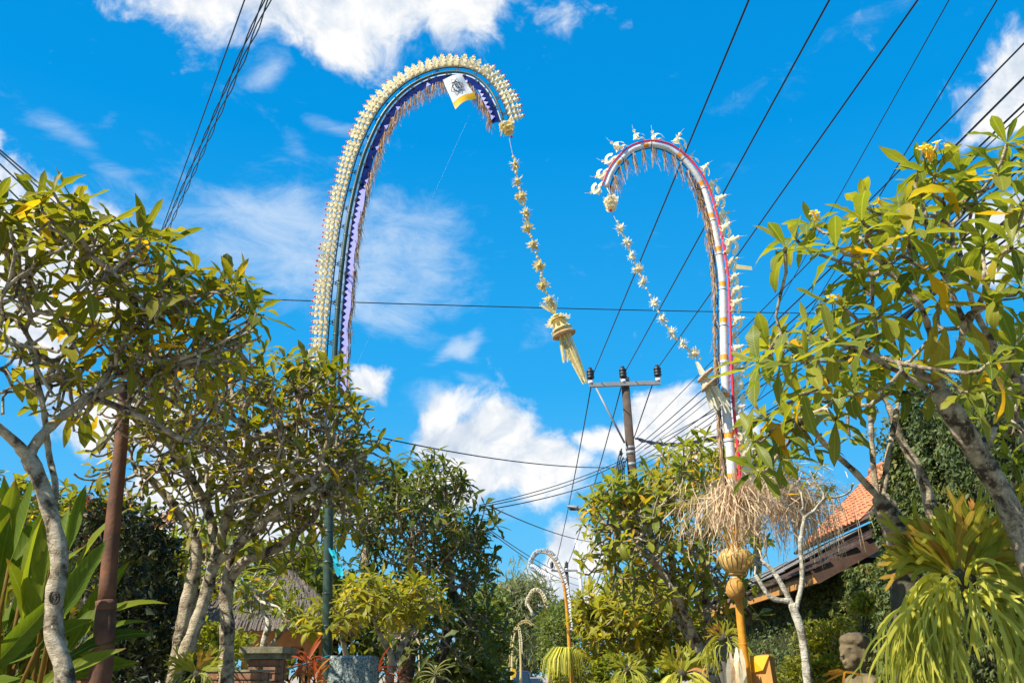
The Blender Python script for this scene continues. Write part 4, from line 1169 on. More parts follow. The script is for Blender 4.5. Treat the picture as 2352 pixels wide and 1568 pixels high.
for i in range(1500):
    t = rng.random() ** 1.3; sx = rng.uniform(-1, 1); r = hw * (1 - t) + .06; z = .88 * t ** .92
    p = np.array([c[0] + sx * r * 1.25, c[1] - r - .005, ez + z + .02]); L.append((p, leaf_frame(np.array([sx * .3, -.55, -.8]), np.array([0, -1, .6]), .18), rng.random()))
mb = MB()
for p, B_, tt in L: mb.strip([p, p + B_[:, 1]], unit(B_[:, 0]), .016, 0, tt)
tag(mb.build('thatch_straw', M['thatch'], root), kind='stuff')
for sx in (-1, 1):
    for sy in (-1, 1):
        mb = MB(); mb.box((c[0] + sx * .62, c[1] + sy * .5, (ez - .1) / 2), (.11, .11, ez - .1)); mb.build('post', M['wood'], root, False)
mb = MB(); mb.box((c[0], c[1] - .55, ez - .22), (1.5, .07, .2)); mb.build('beam', M['wood'], root, False); mb = MB(); mb.box((c[0], c[1] + .55, ez - .22), (1.5, .07, .2)); mb.build('beam', M['wood'], root, False)
mb = MB(); mb.box((c[0], c[1] - .56, ez - .42), (.75, .05, .2)); mb.build('carved_panel', M['wood'], root, False)


def strap_plant(name, label, cat, px, py, Y, n, ln, mat, tint, kind='strap', group=None, tj=.2, up=.5):
    c = P(px, py, Y); root = thing(name, label, cat, (c[0], c[1], 0), group); L = []
    st = MB(); st.tube([np.array([c[0], c[1], 0]), np.array([c[0] + .02, c[1], c[2] * .5]), c], [.02, .018, .014], 6); st.build('stem', M['bark_d'], root)
    for i in range(n):
        a = i * 2.4; th = R_(15 + 85 * (i + .5) / n); d = np.array([math.cos(a) * math.sin(th), math.sin(a) * math.sin(th), math.cos(th)])
        L.append((c - NZ * .06 * i / n, leaf_frame(d, NZ * .8 + NR.normal(0, .1, 3) + d * .1, ln * rng.uniform(.7, 1.1)), tint + rng.gauss(0, tj)))
    put_leaves(root, L, kind, mat, 300); return root


CG = 'red-leaved cordyline plants'
strap_plant('cordyline_plant', 'red and orange cordyline just left of the teal post', 'plant', 705, 1520, 9.2, 22, .34, 'leaf_red', .45, group=CG)
strap_plant('cordyline_plant', 'lower orange-brown cordyline at the foot of the teal post', 'plant', 722, 1560, 9.0, 16, .30, 'leaf_red', .75, group=CG)
strap_plant('cordyline_plant', 'crimson cordyline right of the granite slab', 'plant', 868, 1535, 9.6, 18, .26, 'leaf_red', .2, group=CG)
strap_plant('cordyline_plant', 'bronze cordyline furthest right beyond the granite slab', 'plant', 915, 1555, 10.4, 18, .28, 'leaf_red', .6, group=CG)
strap_plant('spider_plant', 'pale spiky plant low at the left kerb', 'plant', 1000, 1545, 13.0, 18, .34, 'leaf_gray', .8)
strap_plant('potted_fern', 'little yellow-green plant on the brick gate pillar', 'plant', 520, 1525, 7.8, 16, .16, 'leaf_y', .5)

# broad-leaved plants at the left edge
root = thing('broad_leaf_plant', 'clump of tall broad green banana-like leaves behind the pale trunk', 'plant', (P(80, 1560, 5.9)[0], P(80, 1560, 5.9)[1], 0))
L = []; st = MB(); g0 = P(80, 1560, 5.9); g0[2] = 0
spec = [(40, 1330, -8, 260), (70, 1300, 8, 300), (20, 1380, -20, 280), (110, 1330, 18, 250), (160, 1290, 0, 200), (175, 1240, 5, 210), (140, 1250, -12, 190), (205, 1400, 30, 230), (190, 1350, 38, 250),
        (230, 1440, 48, 210), (90, 1440, 62, 300), (60, 1500, 70, 300), (130, 1480, 55, 280), (180, 1480, 58, 240), (20, 1450, 30, 260), (0, 1300, -5, 280), (-30, 1400, -15, 300), (30, 1530, 75, 260),
        (100, 1540, 72, 240), (160, 1540, 60, 220), (210, 1500, 66, 200), (60, 1400, -30, 240), (10, 1560, 40, 200), (120, 1400, 8, 220), (5, 1480, 22, 160), (250, 1420, 42, 140), (150, 1440, 40, 250), (40, 1470, 50, 280),
        (-20, 1250, -8, 260), (90, 1240, 2, 200), (235, 1370, 28, 190), (200, 1540, 75, 200), (10, 1230, 4, 250), (50, 1210, -6, 240), (35, 1270, 14, 260), (-10, 1340, 10, 280), (60, 1350, 20, 270), (130, 1200, 10, 170), (175, 1190, 2, 160), (0, 1420, 25, 270), (45, 1450, 35, 280), (85, 1370, -15, 240), (150, 1370, 25, 220), (110, 1290, -4, 230), (70, 1180, 6, 180)]
for x, y, ang, lp in spec:
    Y = 5.9 + rng.uniform(-.45, .6); ln = lp * 1.18 * Y / F; a = R_(ang)
    d = unit(RGT * math.sin(a) + NZ * math.cos(a) + np.array([0, rng.uniform(-.5, .3), 0]))
    mid = P(x, y, Y); p = mid - d * ln * .55
    L.append((p, leaf_frame(d, np.array([-.2, -1, .55]) + NR.normal(0, .45, 3), ln), (.48 if y < 1400 else .30) + rng.gauss(0, .2)))  # lower blades get a darker tint: shade put into the colour
    st.tube(bez(g0 + NR.normal(0, .14, 3) * [1, 1, 0], g0 + NZ * .6, p - d * .35, p, 6), np.linspace(.022, .011, 6), 6)
st.build('stalk', M['leaf_big'], root); put_leaves(root, L, 'blade', 'leaf_big', 300)

# granite slab
root = thing('granite_slab', 'speckled grey granite slab standing beside the teal post', 'stone slab', P(803, 1550, 8.9)); root.location.z = 0
A = [P(757, 1504, 8.9), P(851, 1504, 8.75)]; A += [np.array([A[1][0] + .03, A[1][1] - .12, .35]), np.array([A[0][0] - .03, A[0][1] - .12, .35])]
n_ = unit(np.cross(A[1] - A[0], A[3] - A[0])); n_ = -n_ if n_[1] > 0 else n_
bv = .018; cen = sum(A) / 4
F0 = [a + n_ * 0 + (cen - a) * .03 for a in A]; F1 = [a - n_ * bv for a in A]; F2 = [a - n_ * .16 for a in A]
mb = MB(); mb.add(F0 + F1 + F2, [np.array([[0, 1, 2, 3]]), np.array([[i + 4, (i + 1) % 4 + 4, (i + 1) % 4, i] for i in range(4)]), np.array([[i + 8, (i + 1) % 4 + 8, (i + 1) % 4 + 4, i + 4] for i in range(4)]), np.array([[11, 10, 9, 8]])])
mb.build('slab', M['granite'], root, False)
mb = MB(); mb.box((wloc(root)[0], wloc(root)[1] - .02, .18), (.7, .5, .36)); mb.build('plinth', M['stone'], root, False)

# rusty pole
b = P(228, 1568, 6.0); root = thing('rusty_pole', 'tall rusty steel pole leaning slightly right behind the knotted trunk', 'pole', (b[0] - .02, b[1], 0))
q = smoothpath([(b[0] - .02, b[1], 0, .072), (*P(228, 1568, 6.0), .071), (*P(243, 1390, 6.0), .064)], 10)
mb = MB(); mb.tube(q[:, :3], q[:, 3], 18); mb.build('lower_tube', M['rust'], root)
q = smoothpath([(*P(243, 1400, 6.0), .057), (*P(258, 1220, 6.0), .051), (*P(275, 1050, 6.0), .046), (*P(287, 900, 6.0), .042)], 10)
mb = MB(); mb.tube(q[:, :3], q[:, 3], 18); mb.build('upper_tube', M['rust'], root)
mb = MB(); mb.tube([P(243.5, 1402, 6), P(244, 1378, 6)], .066, 18); mb.build('weld_collar', M['rust'], root)


# ------------------------------------------------------------------ power poles, lamp, cables
def pole_line(pts, rad, n, mat, name, root):
    mb = MB(); mb.tube(np.array(pts), rad, n); return mb.build(name, M[mat], root)


def power_pole(label, px, pbot, ptop, Y, r0, arm_l, arm_r, arm_y, near=True):
    tp = P(*ptop, Y); lo = P(*pbot, Y); d = lo - tp; base = tp + d * (tp[2] / -d[2])
    root = thing('power_pole', label, 'power pole', base, 'power poles along the right kerb')
    mb = MB(); mb.tube([base, base * .5 + tp * .5, tp], [r0 * 1.35, r0 * 1.12, r0 * .9], 14); mb.build('shaft', M['concrete'], root)
    a, b_ = P(*arm_l, Y), P(*arm_r, Y); ax = unit(b_ - a)
    mb = MB(); mb.box((a + b_) / 2 + np.array([0, -r0 * 1.1, 0]), (np.linalg.norm(b_ - a) + .1, .10, .11), np.stack([ax, np.array([0, 1.0, 0]), np.cross(ax, (0, 1, 0))], 1)); mb.build('crossarm', M['steel'], root, False)
    up = np.cross(ax, (0, 1, 0)); up = up if up[2] > 0 else -up
    for f in (0.0, .485, 1.0):
        p = a + (b_ - a) * f + np.array([0, -r0 * 1.1, 0]) + up * .055
        mb = MB(); mb.lathe(p, [(.06, 0), (.06, .10), (.05, .10), (.05, .13), (.11, .15), (.11, .19), (.085, .21), (.11, .24), (.11, .28), (.085, .30), (.11, .33), (.11, .37), (.06, .42), (.05, .47)], 10, up)
        o = mb.build('insulator', M['black'], root)
        m2 = MB(); m2.lathe(p - up * .01, [(.075, 0), (.075, .085)], 10, up); o2 = m2.build('insulator_foot', M['white_m'], o)
    if near:
        mb = MB(); mb.tube([a + ax * .12 + np.array([0, -r0 * 1.2, -.05]), P(1440, 1020, Y) + np.array([-.08, -r0 * 1.2, 0])], .03, 5); mb.build('brace', M['steel'], root)
        for yy in (872, 1029, 1040, 1067, 1103, 1118, 1134):
            f = (yy - ptop[1]) / (pbot[1] - ptop[1]); p = P(ptop[0] + (pbot[0] - ptop[0]) * f, yy, Y)
            mb = MB(); mb.lathe(p, [(r0 * 1.06, -.05), (r0 * 1.06, .05)], 14, unit(tp - lo)); mb.build('steel_band', M['steel'], root)
        mb = MB(); p = P(1425, 1055, Y)
        for k in range(5): mb.tube(bez(P(1428 + k * 2, 1030 + k * 10, Y - .15), P(1412 + k * 5, 1060, Y - .3), P(1416 + k * 3, 1110, Y - .2), P(1412 + k * 10, 1165, Y - .15), 8), .02, 5)
        mb.build('cable_bundle', M['wire'], root)
        mb = MB(); mb.box(P(1426, 1040, Y - .15), (.07, .07, .12)); mb.box(P(1472, 1005 + 60, Y - .1), (.10, .07, .1)); mb.build('clamp', M['black'], root, False)
    return root


PP = power_pole('tall brown concrete power pole with a grey crossarm and three black insulators', 1440, (1452, 1082), (1435, 868), 24.0, .125, (1357, 888), (1511, 882), 885)
power_pole('second power pole further off behind the orange festival pole', 1300, (1306, 1400), (1300, 1300), 52.0, .13, (1268, 1311), (1337, 1310), 1310, False)
power_pole('small third power pole near the end of the street', 1254, (1262, 1420), (1254, 1385), 90.0, .12, (1238, 1391), (1275, 1390), 1390, False)
# street lamp on the first pole, white pole behind
root = thing('street_lamp', 'grey street lamp head reaching out of the frangipani crown', 'street lamp', np.array([P(1470, 1550, 22)[0], 22.0, 0]))
arm0 = P(1470, 1200, 22); arm1 = P(1345, 1172, 22)
mb = MB(); mb.tube([np.array([arm0[0], 22.0, 0]), np.array([arm0[0], 22.0, arm0[2]])], [.07, .05], 10); mb.build('pole', M['steel'], root)
mb = MB(); mb.tube(bez(arm0, arm0 * .7 + arm1 * .3 + NZ * .2, arm1 + RGT * .3 - NZ * .02, arm1, 8), .03, 8); mb.build('arm', M['steel'], root)
ld = unit(P(1302, 1163, 22) - arm1); mb = MB(); sd = np.cross(ld, NZ); un = np.cross(sd, ld)
prof = [(0, .05, .04), (.06, .09, .06), (.15, .12, .075), (.30, .12, .075), (.42, .09, .05), (.48, .03, .02)]
V = []; n_ = 12
for s_, w, h in prof:
    for j in range(n_):
        a = 2 * math.pi * j / n_; V.append(arm1 + ld * s_ + sd * math.cos(a) * w + un * (math.sin(a) * h * (1.0 if math.sin(a) > 0 else .55)))
idx = np.arange(len(V)).reshape(-1, n_); mb.add(V, [np.stack([idx[:-1], np.roll(idx[:-1], -1, 1), np.roll(idx[1:], -1, 1), idx[1:]], -1).reshape(-1, 4), idx[0][::-1], idx[-1]]); mb.build('lamp_head', M['steel'], root)
mb = MB(); mb.ball(arm1 + ld * .3 - un * .035, .085, 10, 5, sc=(1.4, .9, .35)); mb.build('lens', M['glass'], root)
w0 = P(1334, 1340, 45); w1 = P(1324, 1237, 45); root = thing('white_pole', 'slim white pole standing beyond the lamp head', 'pole', (w0[0] + .2, 45, 0))
mb = MB(); mb.tube([np.array([w0[0] + .3, 45, 0]), w0, w1], [.10, .085, .07], 10); mb.build('shaft', M['white_m'], root)


def cable(label, a, b, r=.011, back=0.0, sag=0.0, fwd=0.0, twist=0.0, n=18, group='overhead cables', mat='wire', name='overhead_cable'):
    """from a to b (px, py, distance), continued past b by 'back' of its length"""
    A, B = P(*a), P(*b); d = B - A; A = A - d * fwd; t = np.linspace(0, 1 + back, n)[:, None]; pts = A + (B - A) * t - NZ * sag * (4 * t * (1 - t))
    if twist:
        t = np.linspace(0, 1 + back, n * 5)[:, None]; pts = A + (B - A) * t - NZ * sag * (4 * t * (1 - t))
    mb = MB(); mb.tube(pts, r, 5)
    if twist:
        ph = np.arange(len(pts)) * .9; s_ = unit(np.cross(B - A, NZ)); mb = MB()
        for k in range(2):
            off = np.outer(np.cos(ph + k * math.pi), s_) * twist + np.outer(np.sin(ph + k * math.pi), NZ) * twist; mb.tube(pts + off, r, 4)
    o = mb.build(name, M[mat]); return tag(o, label, 'cable', group)


for i, (a, b_, w) in enumerate([((1361, 862, 24), (1720, 0, 8.5), 'left'), ((1435, 855, 24), (1905, 0, 8.5), 'middle'), ((1506, 852, 24), (2108, 0, 8.5), 'right')]):
    cable('thick black power line rising to the upper right from the %s insulator' % w, a, b_, .0135, 1.2)
for a, b_, w in [((1357, 890, 24), (1272, 1309, 52), 'left'), ((1427, 888, 24), (1301, 1303, 52), 'middle'), ((1498, 884, 24), (1334, 1308, 52), 'right')]:
    cable('power line running down from the %s end of the crossarm to the far pole' % w, a, b_, .018, 0, .35)
cable('thin line crossing the blue sky just left of the flowering crown', (1600, 1035, 26), (2180, 0, 7), .006, 1.2)
cable('thin line reaching the top edge above the yellow flowers', (1670, 1035, 26), (2290, 0, 7), .008, 1.2)
cable('cable meeting the right edge highest of all', (1460, 1008, 24), (2352, 100, 6), .008, 1.2)
for k, (y, r) in enumerate([(178, .011), (240, .010), (256, .006), (345, .011), (362, .009), (381, .009), (430, .008), (520, .010)]):
    cable(('thick', 'middle', 'thin')[k % 3] + ' dark cable of the bundle meeting the right edge ' + ('just above the white cloud', 'at the white cloud top', 'at the white cloud middle', 'just below the top leaf cluster', 'among the upper leaves', 'behind the upper right leaves', 'below the upper right leaves', 'lowest of all')[k], (1458, 1030 + k * 9, 24), (2352, y, 6.5), r, 1.0, .12 + k * .03)
cable('thick twisted cable sagging from the concrete pole to the right', (1462, 1007, 24), (2352, 470, 8), .028, .5, 1.0, twist=.03)
cable('thin cable below the twisted one behind the white pole', (1480, 1030, 24), (1740, 890, 14), .010, 1.5)
for k, y in enumerate((345, 352, 377, 415, 442, 470)):
    cable(('topmost', 'second', 'third', 'fourth', 'fifth', 'lowest')[k] + ' of six cables sloping down at the left edge', (0, y, 9), (300, y + 255 + k * 14, 22), .011, .4, fwd=.4, group='cables at the left edge')
cable('single cable coming down from the top edge left of the twisted pair', (375, 515, 13), (562, 0, 7), .008, .6, .05, .5)
cable('left strand pair coming down from the top edge above the left trees', (380, 515, 13), (606, 0, 7), .007, .6, .05, .5, .012)
cable('right strand pair coming down from the top edge above the left trees', (392, 512, 13), (619, 0, 7), .007, .6, .05, .5, .018)
cable('level cable crossing behind both festival poles', (540, 685, 14), (1830, 719, 17), .010, .3, .03)
cable('cable from the left crown to the concrete pole at lamp height', (880, 1006, 14), (1420, 1073, 24), .012, 0, .15)
cable('upper of two lines rising from the dark tree to the concrete pole', (1100, 1160, 19), (1438, 1052, 24), .010, 0, .12)
cable('second of two lines rising from the dark tree to the concrete pole', (1100, 1164, 19), (1440, 1056, 24), .010, 0, .16)
cable('lower line rising from the dark tree to the concrete pole', (1105, 1172, 19), (1430, 1088, 24), .012, 0, .10)
cable('line sinking from the dark tree to the right below the lamp', (1120, 1160, 19), (1410, 1246, 40), .014, 0, .25)
cable('upper of two lines sinking towards the far white pole', (1110, 1205, 22), (1330, 1330, 48), .013, 0, .2)
cable('lower of two lines sinking towards the far white pole', (1110, 1209, 22), (1330, 1345, 48), .013, 0, .2)
for k, (x, y) in enumerate(((1395, 1200), (1405, 1205), (1412, 1200), (1420, 1210), (1430, 1215))):
    cable(('leftmost', 'second', 'third', 'fourth', 'rightmost')[k] + ' of five slack cables hanging between the two tall power poles', (x + 20, y - 90, 24), (1338 + k * 4, 1345, 52), .022, 0, .9 + .3 * k)
# ------------------------------------------------------------------ festival poles
def arc_frames(px_pts, n):
    """3-D curve through (px, py, Y) with tangent and the normal on its outer side (left of travel)"""
    q = np.array([P(*p) for p in px_pts]); w = smoothpath(q, n)
    t = np.gradient(w, axis=0); t = unit_rows(t)
    back = np.array([0, 1.0, 0])
    nn = unit_rows(np.cross(np.broadcast_to(back, t.shape), t) * -1)
    return w, t, nn


def strands(mb, p, n, ln, w, spread=.02, d=(0, 0, -1), tint=None, jit=.18, k=3):
    for i in range(n):
        q = p + NR.normal(0, spread, 3) * [1, 1, .4]; l = ln * rng.uniform(.6, 1.1); v = unit(np.asarray(d) + NR.normal(0, jit, 3) * .5)
        pts = [q + v * l * j / (k - 1) + NR.normal(0, .006, 3) * j for j in range(k)]
        a = rng.random() * 6.28
        mb.strip(pts, (math.cos(a), math.sin(a), 0), np.linspace(w, w * .4, k), 0, rng.random() if tint is None else tint)


def petals(mb, c, ax, k, r0, r1, h, w, tint=.5, curl=.3, ph=0.0, mat=0):
    """a flared ring of k petals round ax"""
    ax = unit(ax); u = unit(np.cross(ax, (.31, .9, .2))); v = np.cross(ax, u)
    for i in range(k):
        a = ph + i * 2 * math.pi / k; o = u * math.cos(a) + v * math.sin(a); s_ = np.cross(ax, o)
        pts = [c + o * r0, c + o * (r0 * .5 + r1 * .5) + ax * h * .6, c + o * r1 + ax * h * (1 - curl * .2), c + o * r1 * 1.12 + ax * h * (1 - curl)]
        mb.strip(pts, s_, [w * .5, w, w * .85, w * .25], mat, tint + rng.uniform(-.2, .2))


def pompom_mesh(name, mat, r=.06, n=46):
    mb = MB(); mb.ball((0, 0, 0), r * .45, 7, 5)
    for i in range(n):
        v = unit(NR.normal(0, 1, 3)); s_ = unit(np.cross(v, (.2, .5, .8)))
        mb.strip([v * r * .3, v * r * .75, v * r * rng.uniform(.95, 1.35) + NR.normal(0, r * .08, 3)], s_, [r * .22, r * .30, r * .10], 0, rng.random())
    return mb.mesh(name, M[mat])


PGRP = 'arched bamboo festival poles over the street'
# ============================ left pole
LP = [(748, 1700, 10), (750, 1568, 10), (752, 1400, 10), (757, 1120, 10), (763, 950, 10), (766, 868, 10), (772, 760, 10), (782, 640, 10), (797, 520, 10), (815, 430, 10), (840, 345, 9.95), (880, 262, 9.9), (930, 207, 9.85), (985, 176, 9.8), (1040, 165, 9.75), (1086, 173, 9.7), (1120, 200, 9.65), (1143, 238, 9.6), (1157, 278, 9.6)]
b = P(748, 1568, 10); root = thing('festival_pole', 'tallest festival pole with cream palm ornaments and a blue cloth band, arching right', 'festival pole', (b[0], b[1], 0), PGRP)
LROOT = root; org = wloc(root)
w, t, nn = arc_frames(LP[1:], 220); m_ = 5 / F * 0 + 10 / F
w = np.vstack([[b[0] - .01, b[1], 0], w]); t = np.vstack([t[:1], t]); nn = np.vstack([nn[:1], nn])
s_arc = np.concatenate([[0], np.cumsum(np.linalg.norm(np.diff(w, axis=0), axis=1))]); TOT = s_arc[-1]


def at_s(s):
    f = lambda A: np.array([np.interp(s, s_arc, A[:, j]) for j in range(3)])
    return f(w), unit(f(t)), unit(f(nn))


def s_of(py):          # arc length on the rising side at image height py
    X, Y_, Z = proj(w); i = np.argmin(np.abs(Y_[:180] - py) + (X[:180] > 1000) * 999); return s_arc[i]


S0 = s_of(905); STEEL = MB()
rad = np.interp(s_arc, [0, s_of(1230), S0, TOT], [.058, .055, .036, .013])
mb = MB(); mb.tube(w, rad, 12); mb.build('bamboo_pole', M['green_pole'], root)
mb = MB()
for s in np.arange(.4, TOT, .34):
    p, tt, n_ = at_s(s); r = np.interp(s, s_arc, rad); mb.lathe(p, [(r * 1.02, -.012), (r * 1.14, 0), (r * 1.02, .012)], 10, tt, cap=False)
tag(mb.build('bamboo_nodes', M['green_pole'], root), kind='stuff')
SS = np.linspace(S0, TOT, 150); fr = [at_s(s) for s in SS]
off = lambda k, f=fr: np.array([p + n_ * k for p, tt, n_ in f])
taper = np.linspace(1, .72, 150)[:, None]
N_ = np.array([f[2] for f in fr]); C_ = np.array([f[0] for f in fr]); T_ = np.array([f[1] for f in fr])
mb = MB(); mb.tube(C_ + N_ * .095 * taper, .008, 6); mb.build('outer_rail', M['black'], root)
mb = MB(); mb.tube(C_ - N_ * .060 * taper, .005, 5); mb.build('inner_rail', M['black'], root)
mb = MB()
for k in range(0, 149, 5):
    i0, i1 = k, min(k + 4, 149); ii = np.arange(i0, i1 + 1); mb.strip((C_ - N_ * .049 * taper)[ii] - np.array([0, .004, 0]), N_[ii], .011)
mb.build('white_strip', M['white'], root)
# blue cloth band with a saw-tooth trim
wv = (1 + .05 * np.sin(np.arange(150) * .55) + .05 * np.sin(np.arange(150) * .23))[:, None]
a0 = C_ - N_ * .066 * taper; a1 = C_ - N_ * .158 * taper * wv * np.linspace(1, 1.35, 150)[:, None]
mb = MB(); mid = (a0 + a1) / 2 + np.array([0, -.012, 0]) * np.sin(np.arange(150) * .9)[:, None]
V = np.concatenate([a0, mid, a1]); i = np.arange(149); mb.add(V, [np.stack([i, i + 1, i + 151, i + 150], -1), np.stack([i + 150, i + 151, i + 301, i + 300], -1)]); mb.build('cloth_band', M['navy'], root)
mb = MB()
for k in range(0, 148, 2):
    low = k < 66
    if not low and k < 138 and rng.random() < .80: continue
    out_ = np.array([0, -.022, 0]); at_ = lambda i, f: a0[i] * (1 - f) + a1[i] * f + out_       # f: 0 at the pole side, 1 at the free edge
    e_ = .56 if low else .80
    if low: mb.add([at_(k, 1), at_(k + 1, 1), at_(k + 2, 1), at_(k + 2, e_), at_(k + 1, e_), at_(k, e_)], [np.array([[0, 1, 4, 5], [1, 2, 3, 4]])])
    mb.add([at_(k, e_ if low else .97), at_(k + 2, e_ if low else .97), at_(k + 1, .14 if low else rng.uniform(.4, .6))], np.array([[0, 1, 2]]))
tag(mb.build('sawtooth_trim', M['lilac'], root, False), kind='stuff')
# ring ties
tm = MB()
for dx, dy in ((-.024, .018), (-.024, -.018), (.014, 0)):
    a = np.linspace(0, 2 * math.pi, 11); tm.tube(np.stack([dx + .018 * np.cos(a), dy + .018 * np.sin(a), 0 * a], 1), .0055, 5)
TIE = tm.mesh('tie_shape', M['black'])
for s in np.arange(S0 + .12, TOT - .05, .265):
    p, tt, n_ = at_s(s); q = 1 - .28 * (s - S0) / (TOT - S0); B = np.stack([n_, tt, np.cross(n_, tt)], 1)
    inst('ring_tie', TIE, root, mat4(B * q, p + n_ * .062 * q - org)); p, tt, n_ = at_s(s + .13); inst('ring_tie', TIE, root, mat4(B * q * .75, p - n_ * .052 * q - np.array([0, .012, 0]) - org))
# palm ornaments with pink tips
om = []
for k in range(4):
    mb = MB(); ph = rng.random() * 3
    for y0, r1, h, kk, wd in ((.0, .052, .034, 5, .050), (.052, .048, .036, 5, .046), (.100, .036, .034, 5, .036), (.134, .020, .034, 4, .026)):
        petals(mb, np.array([0, y0, 0]), np.array([0, 1.0, 0]), kk, .010, r1, h, wd, .55, .15, ph); ph += .5
    mb.tube([(0, -.01, 0), (0, .10, 0), (0, .165, 0)], [.016, .018, .010], 6, tint=.5)
    om.append(mb.mesh('ornament_shape', M['palm_w']))
mb = MB(); mb.ball((0, .176, 0), .0125, 7, 5, sc=(1, 1.3, 1)); TIP = mb.mesh('tip_shape', M['pink'])
n_or = 80
for k in range(n_or):
    s = min(S0 - .02 + (TOT - S0 + .02) * k / (n_or - 1) + rng.gauss(0, .005), TOT); p, tt, n_ = at_s(s); q = 1 - .10 * k / n_or
    B = np.stack([tt, n_, np.cross(tt, n_)], 1) @ np.array(Matrix.Rotation(rng.uniform(-.6, .6), 3, 'Y') @ Matrix.Rotation(rng.gauss(0, .06), 3, 'Z'))
    o = inst('palm_ornament', om[k % 4], root, mat4(B * q * rng.uniform(1.10, 1.30), p + n_ * .110 * (1 - .25 * k / n_or) - org))
    inst('flower_tip', TIP, o, Matrix.Identity(4))
# brown fringe
for s in np.concatenate([np.arange(S0, S0 + 3.4, .085), np.arange(S0 + 3.4, TOT - .02, .062)]):
    p, tt, n_ = at_s(s); f = (s - S0) / (TOT - S0); q = 1 - .28 * f
    e = p - n_ * (.150 + .02 * rng.random()) * q * (1 + .35 * f); mb = MB(); dn = unit(np.array([0, 0, -1.0]) - n_ * (.10 if f < .55 else 0))
    strands(mb, e, 13, .22 if f > .45 else .20, .010, .016, dn); mb.build('fringe_tassel', M['hair'], root)
# tip flower
mb = MB(); p, tt, n_ = at_s(TOT)
for k_, (o_, r_) in enumerate(((0, .10), (.06, .085), (.12, .06))): petals(mb, p + tt * (o_ + .02) + n_ * .02, tt, 8, .02, r_, .06, .055, .6, .4, k_ * .4)
strands(mb, p + tt * .05, 16, .16, .02, .04); mb.build('tip_rosette', M['palm'], root)
mb = MB(); mb.ball(p + tt * .26 + n_ * .03, .018, 7, 5); mb.build('flower_tip', M['pink'], root)


# hanging chain of pompoms
def garland(root, pts, Y, mat, r, thread_from):
    pos = [P(x, y, Y) for x, y in pts]
    mb = MB(); mb.tube(np.vstack([[thread_from], pos]), .002, 4); g = mb.build('garland', M['straw'], root)
    og = wloc(g); pm = [pompom_mesh('pompom_shape', mat, r) for _ in range(3)]; bm = MB(); bm.ball((0, 0, 0), r * .24, 8, 6); bd = bm.mesh('bead_shape', M[mat])
    for i, p in enumerate(pos):
        inst('pompom', pm[i % 3], g, mat4(np.array(Matrix.Rotation(rng.random() * 6, 3, 'Z')), p - og))
        d = unit(pos[min(i + 1, len(pos) - 1)] - pos[max(i - 1, 0)])
        for f in (-1.55, 1.45): inst('bead', bd, g, mat4(np.eye(3), p + d * r * f - og))
    return g


GP = [(1182, 378), (1189, 415), (1198, 452), (1207, 489), (1213, 522), (1226, 563), (1239, 610), (1249, 654), (1263, 690)]
garland(root, GP, 9.55, 'palm', .074, p + tt * .24)
e0_, e1_ = P(1263, 695, 9.55), P(1345, 880, 9.55); ax = unit(e1_ - e0_); Lg = np.linalg.norm(e1_ - e0_)
mb = MB()
for i in range(26):
    a = rng.uniform(-1.1, 1.1); v = unit(-ax + RGT * math.sin(a) * .9 + np.array([0, rng.gauss(0, .3), 0]) - RGT * .25); c = e0_ + ax * .16
    mb.strip([c, c + v * .10, c + v * rng.uniform(.14, .24)], np.cross(v, (0, 1, 0)), [.016, .014, .006], 0, rng.random())
petals(mb, e0_ + ax * .16, ax, 10, .02, .09, .05, .05, .5, .3); mb.build('tuft', M['palm'], root)
mb = MB()
petals(mb, e0_ + ax * .22, ax, 14, .05, .12, .15, .055, .6, .0); petals(mb, e0_ + ax * .20, ax, 12, .03, .15, .06, .05, .6, .3)
mb.tube([e0_ + ax * .2, e0_ + ax * .42], [.05, .03], 8); mb.build('palm_cup', M['palm'], root)
cd = e0_ + ax * .43; mb = MB(); mb.lathe(cd, [(.02, 0), (.13, -.012), (.145, 0), (.14, .015), (.02, .012)], 18, unit(ax + NZ * -.3)); mb.build('woven_disc', M['straw'], root)
mb = MB()
for i in range(34):
    u_ = RGT * rng.uniform(-1, 1) * .075 + np.array([0, rng.uniform(-1, 1) * .07, 0]); l = (Lg - .43) * (rng.uniform(.85, 1.02) if i > 12 else rng.uniform(.35, .6))
    v = ax if i > 12 else unit(ax - RGT * .35)
    mb.strip([cd + u_, cd + u_ * .8 + v * l * .5, cd + u_ * .45 + v * l], unit(np.cross(ax, (0, 1, 0)) + NR.normal(0, .3, 3)), [.018, .017, .012], 0, rng.random())
mb.build('straw_tail', M['palm'], root)
# flag with the emblem
f0 = [P(1058, 164, 9.55), P(1017, 184, 9.5), P(1046, 251, 9.42), P(1094, 218, 9.52)]   # top, left, bottom, right
flag = thing('flag', 'white flag with a yellow lower edge and black star emblem on the tallest pole', 'flag', f0[0])


def fl(u, v):
    """u across from the left edge to the right one, v down"""
    tl, tr, br, bl = f0[1], f0[0], f0[3], f0[2]
    p = (tl * (1 - u) + tr * u) * (1 - v) + (bl * (1 - u) + br * u) * v
    fold = .055 * max(0, u - .60) ** 1.0 * 2 - .02 * math.sin(u * 5) * (.4 + v) + .008 * math.sin(v * 9 + u * 4)
    return p + np.array([-.0, 1.0, 0]) * fold


